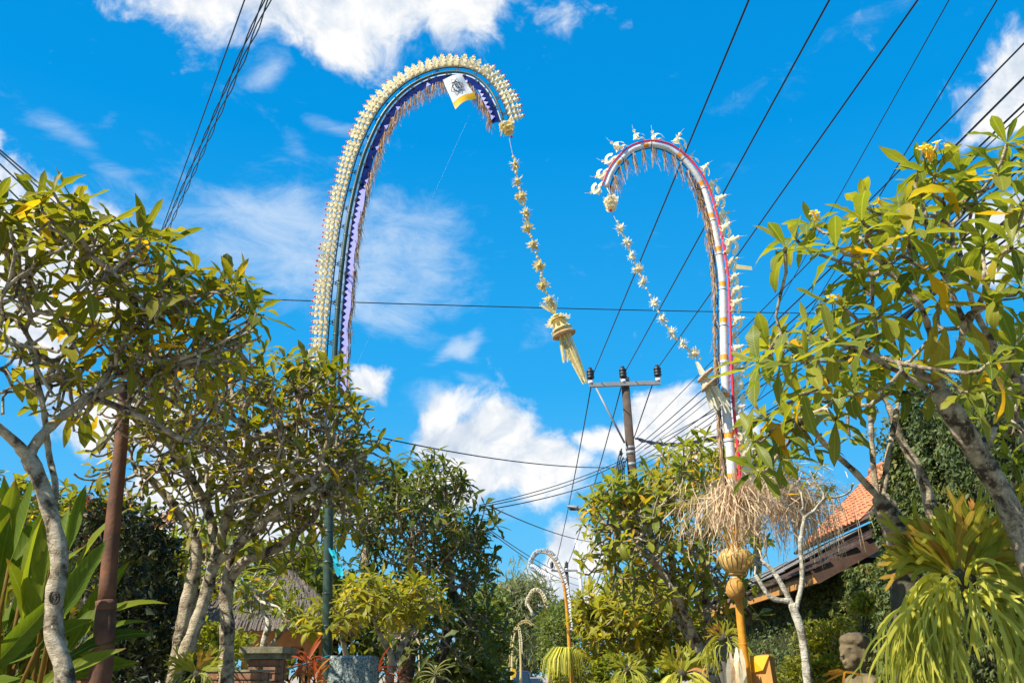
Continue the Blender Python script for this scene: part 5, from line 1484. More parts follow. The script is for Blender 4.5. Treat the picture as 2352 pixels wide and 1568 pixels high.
mbw, mby = MB(), MB(); n = 16; m = 18; G = np.array([[fl(i / n, j / m) for i in range(n + 1)] for j in range(m + 1)])
ii, jj = np.meshgrid(np.arange(n), np.arange(m)); ai = (jj * (n + 1) + ii).ravel(); Q = np.stack([ai, ai + n + 1, ai + n + 2, ai + 1], -1); row = ai // (n + 1)
nw = 15 * (n + 1); mbw.add(G[:15].reshape(-1, 3), Q[row < 14]); mby.add(G[14:].reshape(-1, 3), Q[row >= 14] - 14 * (n + 1)); mbw.build('white_panel', M['white'], flag); mby.build('yellow_panel', M['yellow'], flag)
em = MB(); fn = np.array([0, -.004, 0]); c0, su, sv = (.46, .42), .23, .205
E_ = lambda x, y: fl(c0[0] + x * su, c0[1] - y * sv) + fn
star = [(1.12 if k % 2 == 0 else .78) for k in range(17)]
em.tube([E_(1.32 * r * math.cos(k * math.pi / 8 + .2), 1.32 * r * math.sin(k * math.pi / 8 + .2)) for k, r in enumerate(star)], .0022, 4)
em.tube([E_((.74 if k % 4 < 2 else .88) * math.cos(k * math.pi / 16), (.74 if k % 4 < 2 else .88) * math.sin(k * math.pi / 16)) for k in range(33)], .0065, 4)
for pts in ([(-.30, .38), (-.12, .42), (-.10, .22), (-.28, .18), (-.10, .12), (-.10, -.08), (-.30, -.06)], [(-.10, .16), (.05, .30), (.18, .46), (.34, .36), (.26, .05), (.05, -.28), (.0, -.42)], [(.05, -.38), (.22, -.22), (.40, -.34), (.26, -.46)], [(-.2, .56), (-.05, .52)]):
    q = smoothpath(np.array([E_(*a) for a in pts]), 12); em.tube(q, .005, 4)
em.build('emblem', M['black'], flag)
cable('fine pale guy string from the flag down to the left crown', (1083, 255, 9.5), (800, 880, 11), .0004, .2, group='guy strings', mat='white', name='guy_string')
# cyan bag tied to the post
bag = thing('plastic_bag', 'torn cyan plastic bag knotted round the teal post', 'plastic bag', P(768, 1290, 9.9)); mb = MB()
for px, py, wd, l in ((765, 1262, .05, .14), (770, 1285, .06, .16), (778, 1295, .05, .12), (756, 1258, .03, .08)):
    c = P(px, py, 9.88); mb.strip([c, c - NZ * l * .5 + RGT * .02, c - NZ * l + RGT * .05 - FWD * .02], RGT, [wd * .6, wd, wd * .7], 0, rng.random())
mb.build('film', M['cyan'], bag)
mb = MB(); mb.tube(bez(P(757, 1505, 9.85), P(735, 1512, 9.6), P(715, 1522, 9.3), P(660, 1535, 8.8), 10), .008, 5); tag(mb.build('blue_rope', M['cyan']), 'blue rope tied from the teal post to the brick pier', 'rope')

# ============================ right pole
RP = [(1719, 1568, 8), (1708, 1490, 8), (1695, 1360, 8), (1688, 1240, 8), (1683, 1120, 8), (1676, 1020, 8), (1668, 930, 8), (1664, 830, 8), (1662, 740, 8), (1660, 660, 8), (1656, 615, 8), (1645, 545, 8), (1632, 487, 8), (1616, 433, 8), (1595, 395, 7.97), (1566, 362, 7.95), (1536, 341, 7.93), (1506, 333, 7.9), (1486, 333, 7.9), (1452, 344, 7.9), (1424, 369, 7.88), (1405, 395, 7.88), (1392, 428, 7.87)]
b = P(1719, 1568, 8); root = thing('festival_pole', 'white festival pole with orange bands, red rod and straw skirt, arching left', 'festival pole', (b[0], b[1], 0), PGRP)
org = wloc(root); w, t, nn = arc_frames(RP, 200); nn = -nn
w = np.vstack([[b[0] + .05, b[1], 0], w]); t = np.vstack([t[:1], t]); nn = np.vstack([nn[:1], nn]); s_arc = np.concatenate([[0], np.cumsum(np.linalg.norm(np.diff(w, axis=0), axis=1))]); TOT = s_arc[-1]
px_, py_, z_ = proj(w); s_y = lambda y: s_arc[1:][np.argmin(np.abs(py_[1:140] - y))]
sW = s_y(1180); i_w = np.searchsorted(s_arc, sW)
mb = MB(); mb.tube(w[:i_w + 2], np.linspace(.037, .032, i_w + 2), 12); mb.build('bamboo_pole', M['yellow_b'], root)
mb = MB()
for s in np.arange(.3, sW, .31):
    p, tt, n_ = at_s(s); mb.lathe(p, [(.034, -.012), (.040, 0), (.034, .012)], 12, tt, cap=False)
tag(mb.build('bamboo_nodes', M['yellow_b'], root), kind='stuff')
rw = np.interp(s_arc, [sW, sW + .25, s_y(700), TOT], [.022, .045, .037, .023])
mb = MB(); mb.tube(w[i_w:], rw[i_w:], 12); mb.build('white_wrapping', M['wrap'], root)
for k, s in enumerate(np.arange(sW + .33, TOT - .1, .385)):
    p, tt, n_ = at_s(s); r = np.interp(s, s_arc, rw) * 1.015; mb = MB(); mb.lathe(p, [(r, -.026), (r, .026)], 16, tt, cap=False); mb.build('orange_band', M['orange'], root)
    mb = MB(); p, tt, n_ = at_s(s - .06); r = r * 1.02
    mb.lathe(p, [(r, -.004), (r, .004)], 12, tt, cap=False); mb.tube([p - n_ * .075, p + n_ * .075], .0035, 4); mb.build('wire_tie', M['black'], root)
SS = np.linspace(sW + .02, TOT, 120); fr = [at_s(s) for s in SS]; C_ = np.array([f[0] for f in fr]); N_ = np.array([f[2] for f in fr])
tp_ = np.linspace(1, .62, 120)[:, None]
mb = MB(); mb.tube(C_ + N_ * .066 * tp_ - FWD * .035 * tp_, np.linspace(.015, .009, 120), 8); mb.build('red_rod', M['red'], root)
mb = MB(); mb.tube(C_ - N_ * .064 * tp_, .0065, 6); mb.build('dark_rod', M['black'], root)
# hairy cord on the inner side of the upright part
mb = MB(); k_ = 70; cord = C_[:k_] - N_[:k_] * .085 + NR.normal(0, .006, (k_, 3)); mb.tube(cord, .010 + .006 * NR.random(k_), 6, jitter=.2)
for i in range(k_): strands(mb, cord[i], 4, .14, .010, .012)
mb.build('hair_cord', M['hair'], root)
sT = np.concatenate([np.arange(TOT - .03, TOT - 1.35, -.125), np.arange(TOT - 1.38, TOT - 2.05, -.06)])
for s in sT:
    p, tt, n_ = at_s(s); mb = MB(); q = 1 - .38 * (s - sW) / (TOT - sW); strands(mb, p - n_ * .07 * q, 16, .24, .009, .012, np.array([.10, 0, -1])); mb.build('fringe_tassel', M['hair'], root)
# curled palm pieces along the outer side
cm = []
for k in range(4):
    mb = MB(); a = np.linspace(0, 1, 9)

    def ribbon(x, y, wd, tint, z=0.0):
        pts = np.stack([x, y, z + .01 * np.sin(a * 5 + k)], 1); tg = np.gradient(pts, axis=0); sd = np.stack([-tg[:, 1], tg[:, 0], .02 + 0 * a], 1)
        mb.strip(pts, unit_rows(sd) * [1, 1, 1] + [0, 0, .45], wd, 0, tint)
    ribbon(-.03 + .20 * a, .012 + .12 * a ** 1.4 + .012 * np.sin(a * 6), .030 + .055 * np.sin(a * 2.6), .7)
    th = np.linspace(0, 3.6, 9); ribbon(.075 + .070 * np.cos(2.9 - th), .085 + .062 * np.sin(2.9 - th), .072 - .02 * a, .9, .012)
    ribbon(.0 + .15 * a, .0 + .05 * a + .045 * np.sin(a * 4.5), .065 * (1 - .45 * a), .45, -.015)
    ribbon(.12 + .05 * a, .12 - .09 * a, .055 * (1 - .3 * a), .8, .02)
    petals(mb, np.array([.155, .135, 0]), np.array([.2, 1, 0]), 4, .006, .018, .04, .030, .6, .1)
    mb.tube([(.155, .13, 0), (.17, .19, 0), (.175, .26, .0)], [.002, .0015, .0008], 4, tint=.9); cm.append(mb.mesh('curl_shape', M['palm_w']))
mb = MB(); mb.ball((.158, .178, 0), .010, 7, 5); TIP2 = mb.mesh('tip_shape', M['pink'])
ss = list(np.arange(sW + .30, s_y(640), .150)) + list(np.linspace(s_y(620), TOT - .02, 15))
for k, s in enumerate(ss):
    p, tt, n_ = at_s(s); far = s > s_y(640); q = (.98 if far else .86) * (1 - .2 * (s / TOT))
    B = np.stack([tt, n_, np.cross(tt, n_)], 1) @ np.array(Matrix.Rotation(rng.uniform(-.5, .5), 3, 'Y') @ Matrix.Rotation(rng.uniform(-.25, .15), 3, 'Z'))
    o = inst('palm_curl', cm[k % 4], root, mat4(B * q * rng.uniform(.8, 1.2), p + n_ * (.055 if not far else .040) - org)); inst('flower_tip', TIP2, o, Matrix.Identity(4))
mb = MB(); c = P(1690, 612, 7.98); mb.strip([c, c + RGT * .08 - NZ * .01, c + RGT * .16 - NZ * .02], NZ, [.05, .045, .04]); mb.build('loose_palm_strip', M['palm'], root)
p, tt, n_ = at_s(TOT); mb = MB(); c = P(1402, 464, 7.85)
mb.tube([p, (p + c) / 2 + RGT * .02, c], .005, 4)
for k_ in range(3): petals(mb, c + NZ * (.06 - .05 * k_), np.array([.1, -.2, -1]), 8, .015, .075 - .012 * k_, .05, .045, .6, .5, k_ * .5)
mb.build('tip_rosette', M['palm_w'], root); mb = MB(); mb.ball(c - NZ * .095, .016, 7, 5); mb.build('flower_tip', M['red'], root)
garland(root, [(1425, 525), (1439, 558), (1450, 588), (1465, 618), (1477, 647), (1502, 695), (1522, 733), (1543, 764), (1567, 790), (1594, 812)], 7.85, 'palm_w', .054, c - NZ * .1)
e0_, e1_ = P(1600, 830, 7.85), P(1640, 925, 7.85); ax = unit(e1_ - e0_)
mb = MB(); mb.strip([e0_, e0_ + ax * .14], RGT, [.03, .05], 0, .6); mb.strip([e0_ + RGT * .01, e0_ + ax * .14 + RGT * .02 - FWD * .01], RGT, [.02, .04], 0, .9)
petals(mb, e0_ + ax * .18, unit(ax + RGT * .2), 10, .04, .07, .10, .05, .5, .1); mb.build('palm_cup', M['palm_w'], root)
for k_, o_ in enumerate((.14, .24)):
    cd = e0_ + ax * o_ + RGT * .03; mb = MB()
    for r_ in (.035, .055, .075, .09): a = np.linspace(0, 2 * math.pi, 19); u_ = unit(np.cross(ax + RGT * .5, (0, 1, 0))); v_ = np.cross(u_, unit(ax + RGT * .5)); mb.tube([cd + (u_ * math.cos(x) + v_ * math.sin(x)) * r_ for x in a], .013, 5, tint=rng.random())
    mb.build('woven_disc', M['straw'], root)
mb = MB()
for i in range(26):
    u_ = RGT * rng.uniform(-1, 1) * .05 + np.array([0, rng.uniform(-1, 1) * .05, 0]); v = unit(ax + RGT * rng.uniform(-.25, .45)); l = rng.uniform(.14, .26); cd = e0_ + ax * .26 + RGT * .04
    mb.strip([cd + u_, cd + u_ + v * l * .5, cd + u_ + v * l - NZ * .02], unit(np.cross(v, (0, 1, 0)) + NR.normal(0, .3, 3)), [.02, .022, .012], 0, rng.random())
mb.build('straw_tail', M['palm_w'], root)
# straw skirt, basket, coconut
c = P(1690, 1165, 8); mb = MB()
for i in range(1300):                       # tousled dry fronds tied round the pole
    a = rng.uniform(0, 2 * math.pi); u_ = np.array([math.cos(a), math.sin(a), 0]); rr = min(abs(rng.gauss(.20, .21)), .70); wide = 1.2 if u_[0] < 0 else 1.0
    p2 = c + u_ * rr * wide + NZ * (rng.gauss(-.01, .15) + .06 * (rr < .2)); l = rng.uniform(.06, .22); v = unit(np.array([rng.gauss(0, .35), rng.gauss(0, .35), -1]) + u_ * rng.uniform(-.1, .5))
    q_ = [p2, p2 + v * l * .5 + NR.normal(0, .012, 3), p2 + v * l] if rng.random() < .78 else [c + u_ * .03 + NZ * rng.uniform(-.1, .25), c + u_ * rr * .6 + NZ * rng.uniform(.02, .16), p2]
    mb.strip(q_, unit(np.cross(u_, NZ) + NR.normal(0, .6, 3)), [.006, .010, .004], 0, rng.random())
tag(mb.build('straw_skirt', M['straw'], root), kind='stuff')
mb = MB()
for i in range(240):                        # stiff upright stalks fanning up beside the wrapping
    a = rng.uniform(0, 6.28); u_ = np.array([math.cos(a), math.sin(a), 0]); p1 = c + u_ * .05 - NZ * .12; l = rng.uniform(.2, .48)
    mb.strip([p1, p1 + NZ * l * .6 + u_ * l * .25, p1 + NZ * l * .85 + u_ * l * rng.uniform(.35, .8)], unit(np.cross(u_, NZ) + NR.normal(0, .3, 3)), [.010, .010, .004], 0, rng.random())
tag(mb.build('wilted_fronds', M['straw'], root), kind='stuff')
bc = P(1692, 1318, 8); bt = unit(P(1690, 1270, 8) - bc)
mb = MB(); mb.lathe(bc, [(.035, 0), (.085, .02), (.118, .07), (.135, .125), (.13, .13), (.105, .075), (.03, .03)], 22, bt); mb.build('basket_bowl', M['wood'], root)
for k in range(20):
    a = k * 2 * math.pi / 20; u_ = np.array([math.cos(a), math.sin(a), 0]); s_ = np.array([-math.sin(a), math.cos(a), 0]); mb = MB()
    mb.strip([bc + u_ * .060 + bt * .002, bc + u_ * 0.104 + bt * .03, bc + u_ * 0.140 + bt * .085, bc + u_ * 0.160 + bt * .150, bc + u_ * 0.149 + bt * .170], s_, [.020, .028, .036, .040, .016], 0, rng.random()); mb.build('basket_slat', M['basket'], root)
mb = MB(); mb.lathe(bc + bt * .13, [(.13, 0), (.135, .05), (.11, .08), (.06, .09)], 20, bt); mb.build('basket_lid', M['basket'], root)
for k in range(16):
    a = k * 2 * math.pi / 16; u_ = np.array([math.cos(a), math.sin(a), 0]); mb = MB(); q = bc + bt * .20 + u_ * .06
    mb.strip([q, q + bt * .12 + u_ * .06, q + bt * .22 + u_ * .13], np.array([-math.sin(a), math.cos(a), 0]), [.012, .014, .005], 0, rng.random()); mb.build('palm_spike', M['basket'], root)
mb = MB(); mb.lathe(bc - bt * .02, [(.02, 0), (.075, .012), (.08, .022), (.02, .026)], 16, bt); mb.build('palm_collar', M['basket'], root)
nut = P(1686, 1350, 7.9); nt = thing('coconut', 'yellow coconut tied below the basket of the white festival pole', 'coconut', nut); mb = MB()
mb.lathe(nut - NZ * .10, [(.015, 0), (.055, .018), (.080, .06), (.082, .10), (.066, .15), (.03, .185), (.012, .192)], 16, unit([.12, 0, 1])); mb.build('husk', M['husk'], nt)
mb = MB(); mb.lathe(nut + NZ * .075 + np.array([.01, 0, 0]), [(.034, 0), (.038, .012), (.02, .022)], 10); mb.build('calyx', M['palm'], nt)
# dried straw heap right of the pole: a bundle of its own
hc = P(1830, 1150, 8.6); hb = thing('straw_bundle', 'loose grey-brown straw bundle right of the festival pole skirt, over the bare stems', 'straw bundle', hc); mb = MB()
for i in range(900):
    a = rng.uniform(0, 6.28); el = rng.gauss(0, .5); v = unit(np.array([math.cos(a), math.sin(a) * .5, math.sin(el)])); q = hc + NR.normal(0, 1, 3) * [.24, .16, .12] + RGT * -.10; l = rng.uniform(.12, .42)
    mb.strip([q - v * l / 2, q + NZ * .02, q + v * l / 2 - NZ * rng.uniform(0, .08)], unit(np.cross(v, NZ) + NR.normal(0, .4, 3)), [.006, .008, .004], 0, rng.random())
for i in range(200):
    q = hc + NR.normal(0, 1, 3) * [.20, .12, .05] - NZ * .05; l = rng.uniform(.15, .55); mb.strip([q, q - NZ * l * .5 + RGT * .02, q - NZ * l + RGT * rng.uniform(-.03, .06)], RGT, [.006, .007, .003], 0, rng.random())
tag(mb.build('straw', M['straw'], hb), kind='stuff')

# yellow cloth shrine and dried palm sheath at the pole's foot
sh = thing('cloth_shrine', 'small shrine wrapped in yellow-orange cloth right of the yellow pole', 'shrine', P(1753, 1550, 8.2)); sh.location.z = 0
q = [P(1722, 1506, 8.05), P(1765, 1502, 7.95), P(1777, 1511, 8.1), P(1735, 1512, 8.3)]
dn = np.array([0, 0, -1.0]); mb = MB(); lo = [a + dn * .75 + RGT * (.04 if i in (1, 2) else -.01) - FWD * .05 for i, a in enumerate(q)]
pk = (q[0] + q[1] + q[2] + q[3]) / 4 + NZ * .02
mb.add(q + lo + [pk], [np.array([[i, (i + 1) % 4, 8] for i in range(4)]), np.array([[i + 4, (i + 1) % 4 + 4, (i + 1) % 4, i] for i in range(4)])]); mb.build('cloth_wrap', M['ochre'], sh, False)
mb = MB(); r0_ = [q[0] - FWD * .012, q[1] - FWD * .012, q[1] * .6 + lo[1] * .4 - FWD * .016, q[0] * .52 + lo[0] * .48 + RGT * .0 - FWD * .016]
V = [q[0] - FWD * .015, q[1] - FWD * .015, (q[0] * .45 + q[1] * .55) - NZ * .10 - FWD * .05, q[0] - NZ * .13 - FWD * .02]; mb.add(V, np.array([[0, 3, 2, 1]])); mb.build('cloth_flap', M['yellow'], sh, False)
for x, y in ((1727, 1512), (1772, 1516)):
    mb = MB(); p = P(x, y, 8.15); mb.tube([np.array([p[0], p[1], 0]), p - NZ * .03], .018, 8); mb.build('bamboo_leg', M['yellow_b'], sh)
sp = thing('dried_palm_sheath', 'pale dried palm sheath tied left of the yellow pole foot', 'palm sheath', P(1693, 1560, 7.9)); sp.location.z = 0
for i in range(16):
    mb = MB(); x0 = rng.uniform(1680, 1708); p = P(x0, 1600, 7.9 + rng.uniform(-.06, .06)); tpx = P(x0 + rng.uniform(-12, 8), rng.uniform(1480, 1535), 7.88 + rng.uniform(-.08, .06)); p[2] = .9
    mid = (p + tpx) / 2 + RGT * rng.uniform(-.03, .03); mb.strip([p, mid, tpx * .8 + mid * .2, tpx], unit(RGT + NR.normal(0, .4, 3)), [.05, .055, .05, .012], 0, rng.random()); mb.build('sheath_blade', M['palm_w'] if i % 3 else M['straw'], sp)
mb = MB(); p = P(1693, 1560, 7.95); mb.tube([np.array([p[0], p[1], 0]), p], .05, 8); mb.build('stump', M['bark_w'], sp)


# ============================ smaller poles down the street
def small_pole(label, pts, mats, r, orn, tail=None, skirt=None, flip=1, flagc=None, n_o=22, from_=.45, ts=1.0):
    b = P(*pts[0]); root = thing('festival_pole', label, 'festival pole', (b[0], b[1], 0), PGRP); org = wloc(root); w, t, nn = arc_frames(pts, 90); nn = nn * flip
    w = np.vstack([[b[0], b[1], 0], w]); t = np.vstack([t[:1], t]); nn = np.vstack([nn[:1], nn]); k = len(w)
    cut = int(k * .62); rr = np.linspace(r, r * .35, k)
    mb = MB(); mb.tube(w[:cut + 1], rr[:cut + 1], 8); mb.build('bamboo_pole', M[mats[0]], root); mb = MB(); mb.tube(w[cut:], rr[cut:] * 1.01, 8); mb.build('pole_tip', M[mats[1]], root)
    pm = MB(); petals(pm, np.zeros(3), np.array([0, 1.0, 0]), 5, .02, .12, .14, .11, .5, .2); pm.strip([(0, 0, 0), (.10, .12, 0), (.2, .10, 0)], (0, 0, 1), [.06, .1, .04], 0, .6); me = pm.mesh('tuft_shape', M[orn])
    for i in np.linspace(int(k * from_), k - 1, n_o).astype(int):
        B = np.stack([t[i], nn[i], np.cross(t[i], nn[i])], 1); inst('palm_tuft', me, root, mat4(B * rng.uniform(.8, 1.2) * r / .085 * ts, w[i] + nn[i] * rr[i] - org))
    if tail:
        mb = MB(); q = np.array([P(*a) for a in tail]); q = smoothpath(np.vstack([w[-1], q]), 20); mb.tube(q, .02, 5); e = q[-1]
        for i in range(0, 20, 2): mb.ball(q[i], .06 * r / .055, 6, 4, tint=.7)
        strands(mb, e, 14, .25, .05, .06); mb.build('garland', M[orn], root)
    if skirt:
        mb = MB(); c = P(*skirt[:3]); R_k = skirt[3]
        for i in range(150):
            a = rng.uniform(0, 6.28); u_ = np.array([math.cos(a) * 1.35 - .35, math.sin(a), 0]); l = R_k * rng.uniform(.5, 1.15)
            mb.strip([c + u_ * .05, c + u_ * l * .35 + NZ * l * .12, c + u_ * l * .6 - NZ * l * .35, c + u_ * l * .68 - NZ * l * 1.1], np.array([-math.sin(a), math.cos(a), 0]), [.015, .026, .024, .01], 0, rng.random())
        tag(mb.build('straw_skirt', M['frond'] if skirt[4] else M['straw'], root), kind='stuff')
        mb = MB(); mb.lathe(c - NZ * R_k * .75, [(.04, 0), (.09, .06), (.10, .16), (.05, .22)], 10); mb.build('basket', M['palm'], root)
    if flagc:
        mb = MB(); c = P(*flagc); mb.strip([c, c - NZ * .15 + RGT * .02, c - NZ * .3], RGT, [.15, .19, .15]); mb.build('yellow_sash', M['yellow'], root)
    return root


small_pole('orange bamboo festival pole with white tufts curling left, yellow straw skirt below', [(1314, 1568, 25), (1309, 1500, 25), (1305, 1440, 25), (1300, 1380, 25), (1294, 1340, 25), (1282, 1305, 25), (1268, 1280, 25), (1252, 1269, 25), (1237, 1270, 25), (1225, 1283, 25), (1221, 1300, 25)], ('yellow_b', 'straw'), .060, 'white', [(1228, 1302, 25), (1240, 1312, 25), (1250, 1318, 25), (1262, 1322, 25)], (1304, 1492, 25, .62, True), -1, n_o=40, from_=.34, ts=.85)
small_pole('thin cream festival pole curling right over the parked van', [(1176, 1568, 35), (1176, 1520, 35), (1177, 1490, 35), (1181, 1460, 35), (1189, 1440, 35), (1200, 1430, 35), (1212, 1429, 35), (1222, 1436, 35)], ('palm', 'palm'), .062, 'palm', None, None, 1, (1179, 1535, 34.9), 40, .25, .6)
small_pole('festival pole with a hanging straw tail just behind the cream one', [(1196, 1568, 37), (1196, 1520, 37), (1193, 1460, 37), (1188, 1438, 37), (1178, 1429, 37), (1166, 1431, 37), (1158, 1443, 37)], ('palm', 'palm'), .050, 'palm_w', None, None, -1, None, 26, .4, .7)
small_pole('faint festival pole arching left in front of the feathery tree', [(1262, 1568, 66), (1259, 1450, 66), (1254, 1400, 66), (1246, 1370, 66), (1236, 1358, 66), (1224, 1360, 66), (1215, 1375, 66), (1212, 1388, 66)], ('wood', 'straw'), .10, 'palm_w', [(1216, 1395, 66), (1222, 1405, 66)], None, -1, None, 30, .4)


# ============================ carved statue
def blob_mesh(parts, voxel, smooth_it=6):
    """one continuous body from overlapping ellipsoids and tapered limbs"""
    mb = MB()
    for pt in parts:
        if pt[0] == 'b': mb.ball(pt[1], 1.0, 14, 10, sc=pt[2])
        else: mb.tube(np.array(pt[1]), np.array(pt[2]), 12)
    me = mb.mesh('carved_body', []); o = bpy.data.objects.new('tmp', me); COL.objects.link(o)
    r = o.modifiers.new('r', 'REMESH'); r.mode = 'VOXEL'; r.voxel_size = voxel
    s_ = o.modifiers.new('s', 'SMOOTH'); s_.iterations = smooth_it; s_.factor = .5
    dg = bpy.context.evaluated_depsgraph_get(); m2 = bpy.data.meshes.new_from_object(o.evaluated_get(dg)); bpy.data.objects.remove(o)
    m2.polygons.foreach_set('use_smooth', np.ones(len(m2.polygons), bool)); m2.update(); return m2


SB = P(1985, 1550, 7.0); stt = thing('stone_statue', 'mossy carved stone figure with wound hair looking left, before the ivy wall', 'statue', (SB[0], SB[1], 0))
h = P(1962, 1500, 7.0) - np.array([SB[0], SB[1], 0]); k = .118            # head centre, head unit
hd = np.array([-.93, -.36, 0]); sd_ = np.array([.36, -.93, 0]); U_ = NZ
V3 = lambda f, s_, u_: h + (hd * f + sd_ * s_ + U_ * u_) * k
parts = [('b', V3(0, 0, .1), np.array([.88, .82, 1.05]) * k), ('b', V3(.32, 0, -.45), np.array([.52, .55, .62]) * k), ('b', V3(.62, 0, -.78), np.array([.24, .28, .2]) * k),
         ('t', [V3(.78, 0, .18), V3(.98, 0, -.12), V3(.98, 0, -.22)], [.06 * k, .13 * k, .15 * k]), ('b', V3(.86, .0, -.47), np.array([.13, .26, .07]) * k), ('b', V3(.84, 0, -.60), np.array([.13, .22, .07]) * k),
         ('b', V3(.66, .30, .16), np.array([.17, .2, .08]) * k), ('b', V3(.66, -.30, .16), np.array([.17, .2, .08]) * k), ('b', V3(.68, .30, .33), np.array([.16, .3, .07]) * k), ('b', V3(.68, -.30, .33), np.array([.16, .3, .07]) * k),
         ('b', V3(.46, .5, -.3), np.array([.25, .2, .25]) * k), ('b', V3(.46, -.5, -.3), np.array([.25, .2, .25]) * k),
         ('b', V3(-.08, .80, -.05), np.array([.20, .10, .34]) * k), ('b', V3(-.08, -.80, -.05), np.array([.20, .10, .34]) * k), ('b', V3(-.05, .82, -.42), np.array([.1, .08, .16]) * k),
         ('b', V3(-.15, 0, .72), np.array([.95, .95, .62]) * k), ('b', V3(.20, 0, .80), np.array([.66, .82, .44]) * k), ('b', V3(-.85, 0, .35), np.array([.5, .55, .45]) * k), ('b', V3(-1.15, 0, .10), np.array([.32, .34, .3]) * k),
         ('t', [V3(-.15, 0, -.6), V3(-.2, 0, -1.35), V3(-.3, 0, -1.9)], [.46 * k, .45 * k, .72 * k]),
         ('t', [V3(-.3, 1.35, -2.0), V3(-.32, .6, -1.72), V3(-.32, 0, -1.7), V3(-.32, -.6, -1.72), V3(-.3, -1.35, -2.0)], [.50 * k, .56 * k, .6 * k, .56 * k, .50 * k]),
         ('t', [V3(-.3, 0, -1.9), V3(-.2, 0, -3.0), V3(-.25, 0, -4.2), V3(-.2, 0, -5.6)], [.95 * k, 1.15 * k, 1.0 * k, 1.25 * k]),
         ('t', [V3(-.3, 1.35, -2.0), V3(-.1, 1.62, -3.3), V3(.5, 1.5, -4.3)], [.48 * k, .40 * k, .33 * k]), ('t', [V3(.5, 1.5, -4.3), V3(1.3, .9, -3.6), V3(1.75, .45, -2.95)], [.33 * k, .28 * k, .2 * k]),
         ('t', [V3(-.3, -1.35, -2.0), V3(-.1, -1.62, -3.3), V3(.5, -1.5, -4.3)], [.48 * k, .40 * k, .33 * k]), ('t', [V3(.5, -1.5, -4.3), V3(1.3, -.9, -3.6), V3(1.75, -.35, -2.95)], [.33 * k, .28 * k, .2 * k])]
for j in range(7):
    a = -1 + j / 3.0; parts.append(('t', [V3(.72 - abs(a) * .4, a * .8, .56), V3(-.1, a * .85, 1.12 - abs(a) * .2), V3(-.95, a * .5, .55)], [.09 * k, .12 * k, .08 * k]))
for s_ in (-1, 1):
    for j in range(5): parts.append(('t', [V3(1.7, s_ * .40, -2.95), V3(1.95, s_ * (.30 + .08 * j - .1), -2.75 + .03 * j), V3(2.2 - .03 * abs(j - 2), s_ * (.18 + .1 * j - .1), -2.62)], [.10 * k, .085 * k, .06 * k]))
o = bpy.data.objects.new('body', blob_mesh(parts, .0085)); COL.objects.link(o); o.data.materials.append(M['statue']); o.parent = stt
mb = MB(); mb.lathe((SB[0], SB[1], 0), [(.32, 0), (.32, .25), (.27, .30), (.27, .75), (.33, .80), (.33, .9)], 16); mb.build('pedestal', M['stone'], stt, False)
off_ = thing('palm_offering', 'yellow palm-leaf offering held against the chest of the stone figure', 'offering', P(1925, 1548, 6.85)); mb = MB()
c = P(1940, 1542, 6.82)
for i in range(16):
    a = rng.uniform(-.35, .35); v = unit(-RGT * 1.0 + NZ * a * .9 - NZ * .1) if i < 9 else (unit(RGT + NZ * rng.uniform(-.15, .05)) if i < 13 else unit(-NZ - RGT * .3)); l = rng.uniform(.10, .17)
    mb.strip([c, c + v * l * .5 + NR.normal(0, .006, 3), c + v * l - NZ * .015], unit(np.cross(v, FWD)), [.016, .013, .005], 0, rng.random())
mb.build('leaf_strips', M['yellow_b'], off_)


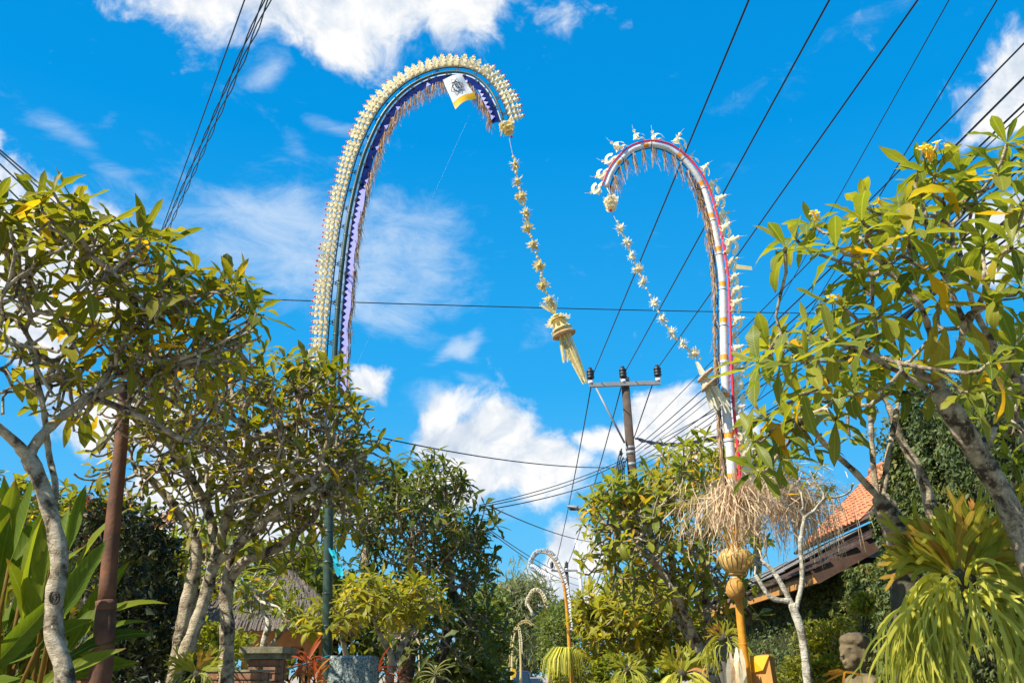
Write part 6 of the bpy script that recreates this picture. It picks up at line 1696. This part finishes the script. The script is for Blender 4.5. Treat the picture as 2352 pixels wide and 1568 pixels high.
# ============================ vehicles and riders at the end of the street
def car(label, px, Y, L_, W_, H_, paint, van=False, face=1):
    g = P(px, 1560, Y); root = thing('parked_car', label, 'car' if not van else 'van', (g[0], g[1], 0), 'vehicles down the street'); x0, y0 = g[0], g[1]
    bp = [(-L_ / 2, .42), (-L_ / 2, .78), (-L_ / 2 + .06, .95), (-L_ * .18 if not van else -L_ / 2 + .12, .98), (L_ * .26, .95), (L_ / 2 - .08, .85), (L_ / 2, .62), (L_ / 2, .40), (L_ / 2 - .2, .26), (-L_ / 2 + .2, .26)]
    def ext(pr, w0, w1, y_sc=1):
        zs = np.array([p[1] for p in pr]); z0, z1 = zs.min(), zs.max(); V = []
        for s_ in (-1, 1):
            for yy, zz in pr: f = (zz - z0) / (z1 - z0 + 1e-6); V.append((x0 + s_ * (w0 * (1 - f) + w1 * f) / 2, y0 + yy * face, zz))
        n = len(pr); i = np.arange(n); return V, [np.stack([i, (i + 1) % n, (i + 1) % n + n, i + n], -1), i[::-1][None], (i + n)[None]]
    mb = MB(); mb.add(*ext(bp, W_, W_ * .97)); mb.build('body', M[paint], root, False)
    r_ = -L_ / 2 + (.12 if van else .35); cp = [(r_, .96), (r_ + (.12 if van else .35), H_ - .04), (r_ + .6, H_), (L_ * .12, H_ - .02), (L_ * .30, .96)]
    mb = MB(); mb.add(*ext(cp, W_ * .95, W_ * .74)); mb.build('cabin', M[paint], root, False)
    cz = lambda f: .96 + (H_ - .96) * f
    def pane(name, q): m_ = MB(); m_.add(q, np.array([[0, 1, 2, 3]])); m_.build(name, M['glass'], root, False)
    wy = lambda f: y0 + face * (r_ + (.12 if van else .35) * f - .02); ww = lambda f: W_ / 2 * (.93 - .2 * f) - .06
    pane('rear_window', [(x0 - ww(.12), wy(.12), cz(.12)), (x0 + ww(.12), wy(.12), cz(.12)), (x0 + ww(.85), wy(.85), cz(.85)), (x0 - ww(.85), wy(.85), cz(.85))])
    for s_ in (-1, 1):
        xx = lambda f: x0 + s_ * (W_ / 2 * (.95 - .21 * f) + .006)
        pane('side_window', [(xx(.12), y0 + face * (r_ + .2), cz(.12)), (xx(.12), y0 + face * L_ * .22, cz(.12)), (xx(.85), y0 + face * L_ * .11, cz(.85)), (xx(.85), y0 + face * (r_ + .45), cz(.85))])
        mb = MB(); mb.box((x0 + s_ * (W_ / 2 - .14), y0 - face * (L_ / 2 + .005), .80), (.2, .05, .16)); mb.build('tail_light', M['lamp_red'], root, False)
        for yy in (-.31, .31):
            mb = MB(); mb.lathe((x0 + s_ * (W_ / 2 - .2), y0 + yy * L_, .31), [(.2, 0), (.31, .01), (.31, .19), (.2, .2)], 14, (s_, 0, 0)); wl = mb.build('wheel', M['black'], root)
            mb = MB(); mb.lathe((x0 + s_ * (W_ / 2 - .0), y0 + yy * L_, .31), [(.19, -.01), (.17, .012), (.03, .018)], 12, (s_, 0, 0)); mb.build('rim', M['steel'], wl)
        mb = MB(); mb.box((x0 + s_ * (W_ / 2 + .09), y0 + face * L_ * .2, 1.02), (.16, .08, .11)); mb.build('mirror', M['black'], root, False)
    mb = MB(); mb.box((x0, y0 - face * (L_ / 2 + .03), .48), (W_ * .96, .1, .2)); mb.build('bumper', M['black'], root, False)
    mb = MB(); mb.box((x0, y0 - face * (L_ / 2 + .012), .82), (.46, .03, .12)); mb.build('number_plate', M['white_m'], root, False)
    return root


car('silver car in the middle of the far road seen from behind', 1223, 62, 4.2, 1.72, 1.50, 'paint_s')
car('dark blue van parked at the left of the far road', 1190, 58, 4.3, 1.75, 1.86, 'paint_b', True)


def rider(label, px, Y, shirt, hx=0):
    g = P(px, 1556, Y); root = thing('person', label, 'person', (g[0], g[1], 0), 'riders down the street'); z = np.array([0, 0, 0.0])
    pr = [('b', z + [0, .05, 1.56], np.array([.085, .10, .125])), ('b', z + [0, -.045, 1.54], np.array([.02, .03, .03])), ('t', [z + [0, .05, 1.45], z + [0, .05, 1.36]], [.055, .07]), ('t', [z + [0, .05, 1.36], z + [0, .08, 1.1], z + [0, .12, .82]], [.15, .15, .16]),
          ('t', [z + [-.19, .05, 1.33], z + [0, .05, 1.36], z + [.19, .05, 1.33]], [.06, .09, .06])]
    for s_ in (-1, 1):
        pr += [('t', [z + [s_ * .2, .05, 1.33], z + [s_ * .28, -.08, 1.12], z + [s_ * .27, -.34, 1.04]], [.055, .045, .035]), ('b', z + [s_ * .27, -.38, 1.04], np.array([.035, .05, .035])), ('t', [z + [s_ * .09, .12, .80], z + [s_ * .15, -.28, .72], z + [s_ * .13, -.22, .32]], [.085, .065, .045]), ('b', z + [s_ * .13, -.28, .28], np.array([.045, .12, .035]))]
    o = bpy.data.objects.new('body', blob_mesh(pr, .025, 3)); COL.objects.link(o); o.data.materials.append(M['skin']); o.parent = root
    mb = MB(); c = np.array([g[0], g[1], 0]); mb.tube([c + [0, .05, 1.40], c + [0, .07, 1.15], c + [0, .12, .80]], [.13, .185, .18], 12)
    for s_ in (-1, 1): mb.tube([c + [s_ * .17, .05, 1.33], c + [s_ * .26, -.04, 1.18]], [.08, .07], 8)
    mb.build('shirt', M[shirt], root); mb = MB(); mb.lathe(c + [0, .055, 1.54], [(.125, 0), (.135, .06), (.11, .13), (.04, .17)], 14); mb.build('helmet', M['black'], root)
    mb = MB()
    for s_ in (-1, 1): mb.tube([c + [s_ * .09, .12, .80], c + [s_ * .15, -.27, .73], c + [s_ * .135, -.23, .40]], [.10, .08, .065], 8)
    mb.build('trousers', M['navy'], root)
    bk = thing('scooter', 'scooter ridden by the ' + label.split(' riding')[0], 'scooter', (g[0], g[1], 0), 'scooters down the street')
    mb = MB(); mb.tube([c + [0, .55, .62], c + [0, .15, .66], c + [0, -.1, .42], c + [0, -.4, .42], c + [0, -.52, .95]], [.10, .15, .10, .10, .06], 10); mb.build('body', M['lamp_red' if shirt == 'shirt' else 'paint_b'], bk)
    mb = MB(); mb.box(c + [0, .2, .74], (.26, .6, .09)); mb.build('seat', M['black'], bk, False)
    mb = MB(); mb.tube([c + [-.33, -.42, 1.03], c + [0, -.52, 1.0], c + [.33, -.42, 1.03]], .018, 6); mb.build('handlebar', M['black'], bk)
    mb = MB(); mb.ball(c + [0, -.60, .92], .09, 10, 7); mb.build('headlight', M['white_m'], bk)
    for yy in (-.62, .58):
        mb = MB(); mb.lathe(c + [-.05, yy, .26], [(.17, 0), (.26, .015), (.26, .085), (.17, .1)], 16, (1, 0, 0)); wl = mb.build('wheel', M['black'], bk); mb = MB(); mb.lathe(c + [-.045, yy, .26], [(.16, 0), (.03, .02), (.03, .07), (.16, .09)], 12, (1, 0, 0)); mb.build('rim', M['steel'], wl)
    return root


rider('person in a red shirt and black helmet riding towards the camera', 1219, 84, 'shirt')
rider('person in a white shirt and black helmet riding behind the van', 1196, 80, 'shirt_w')
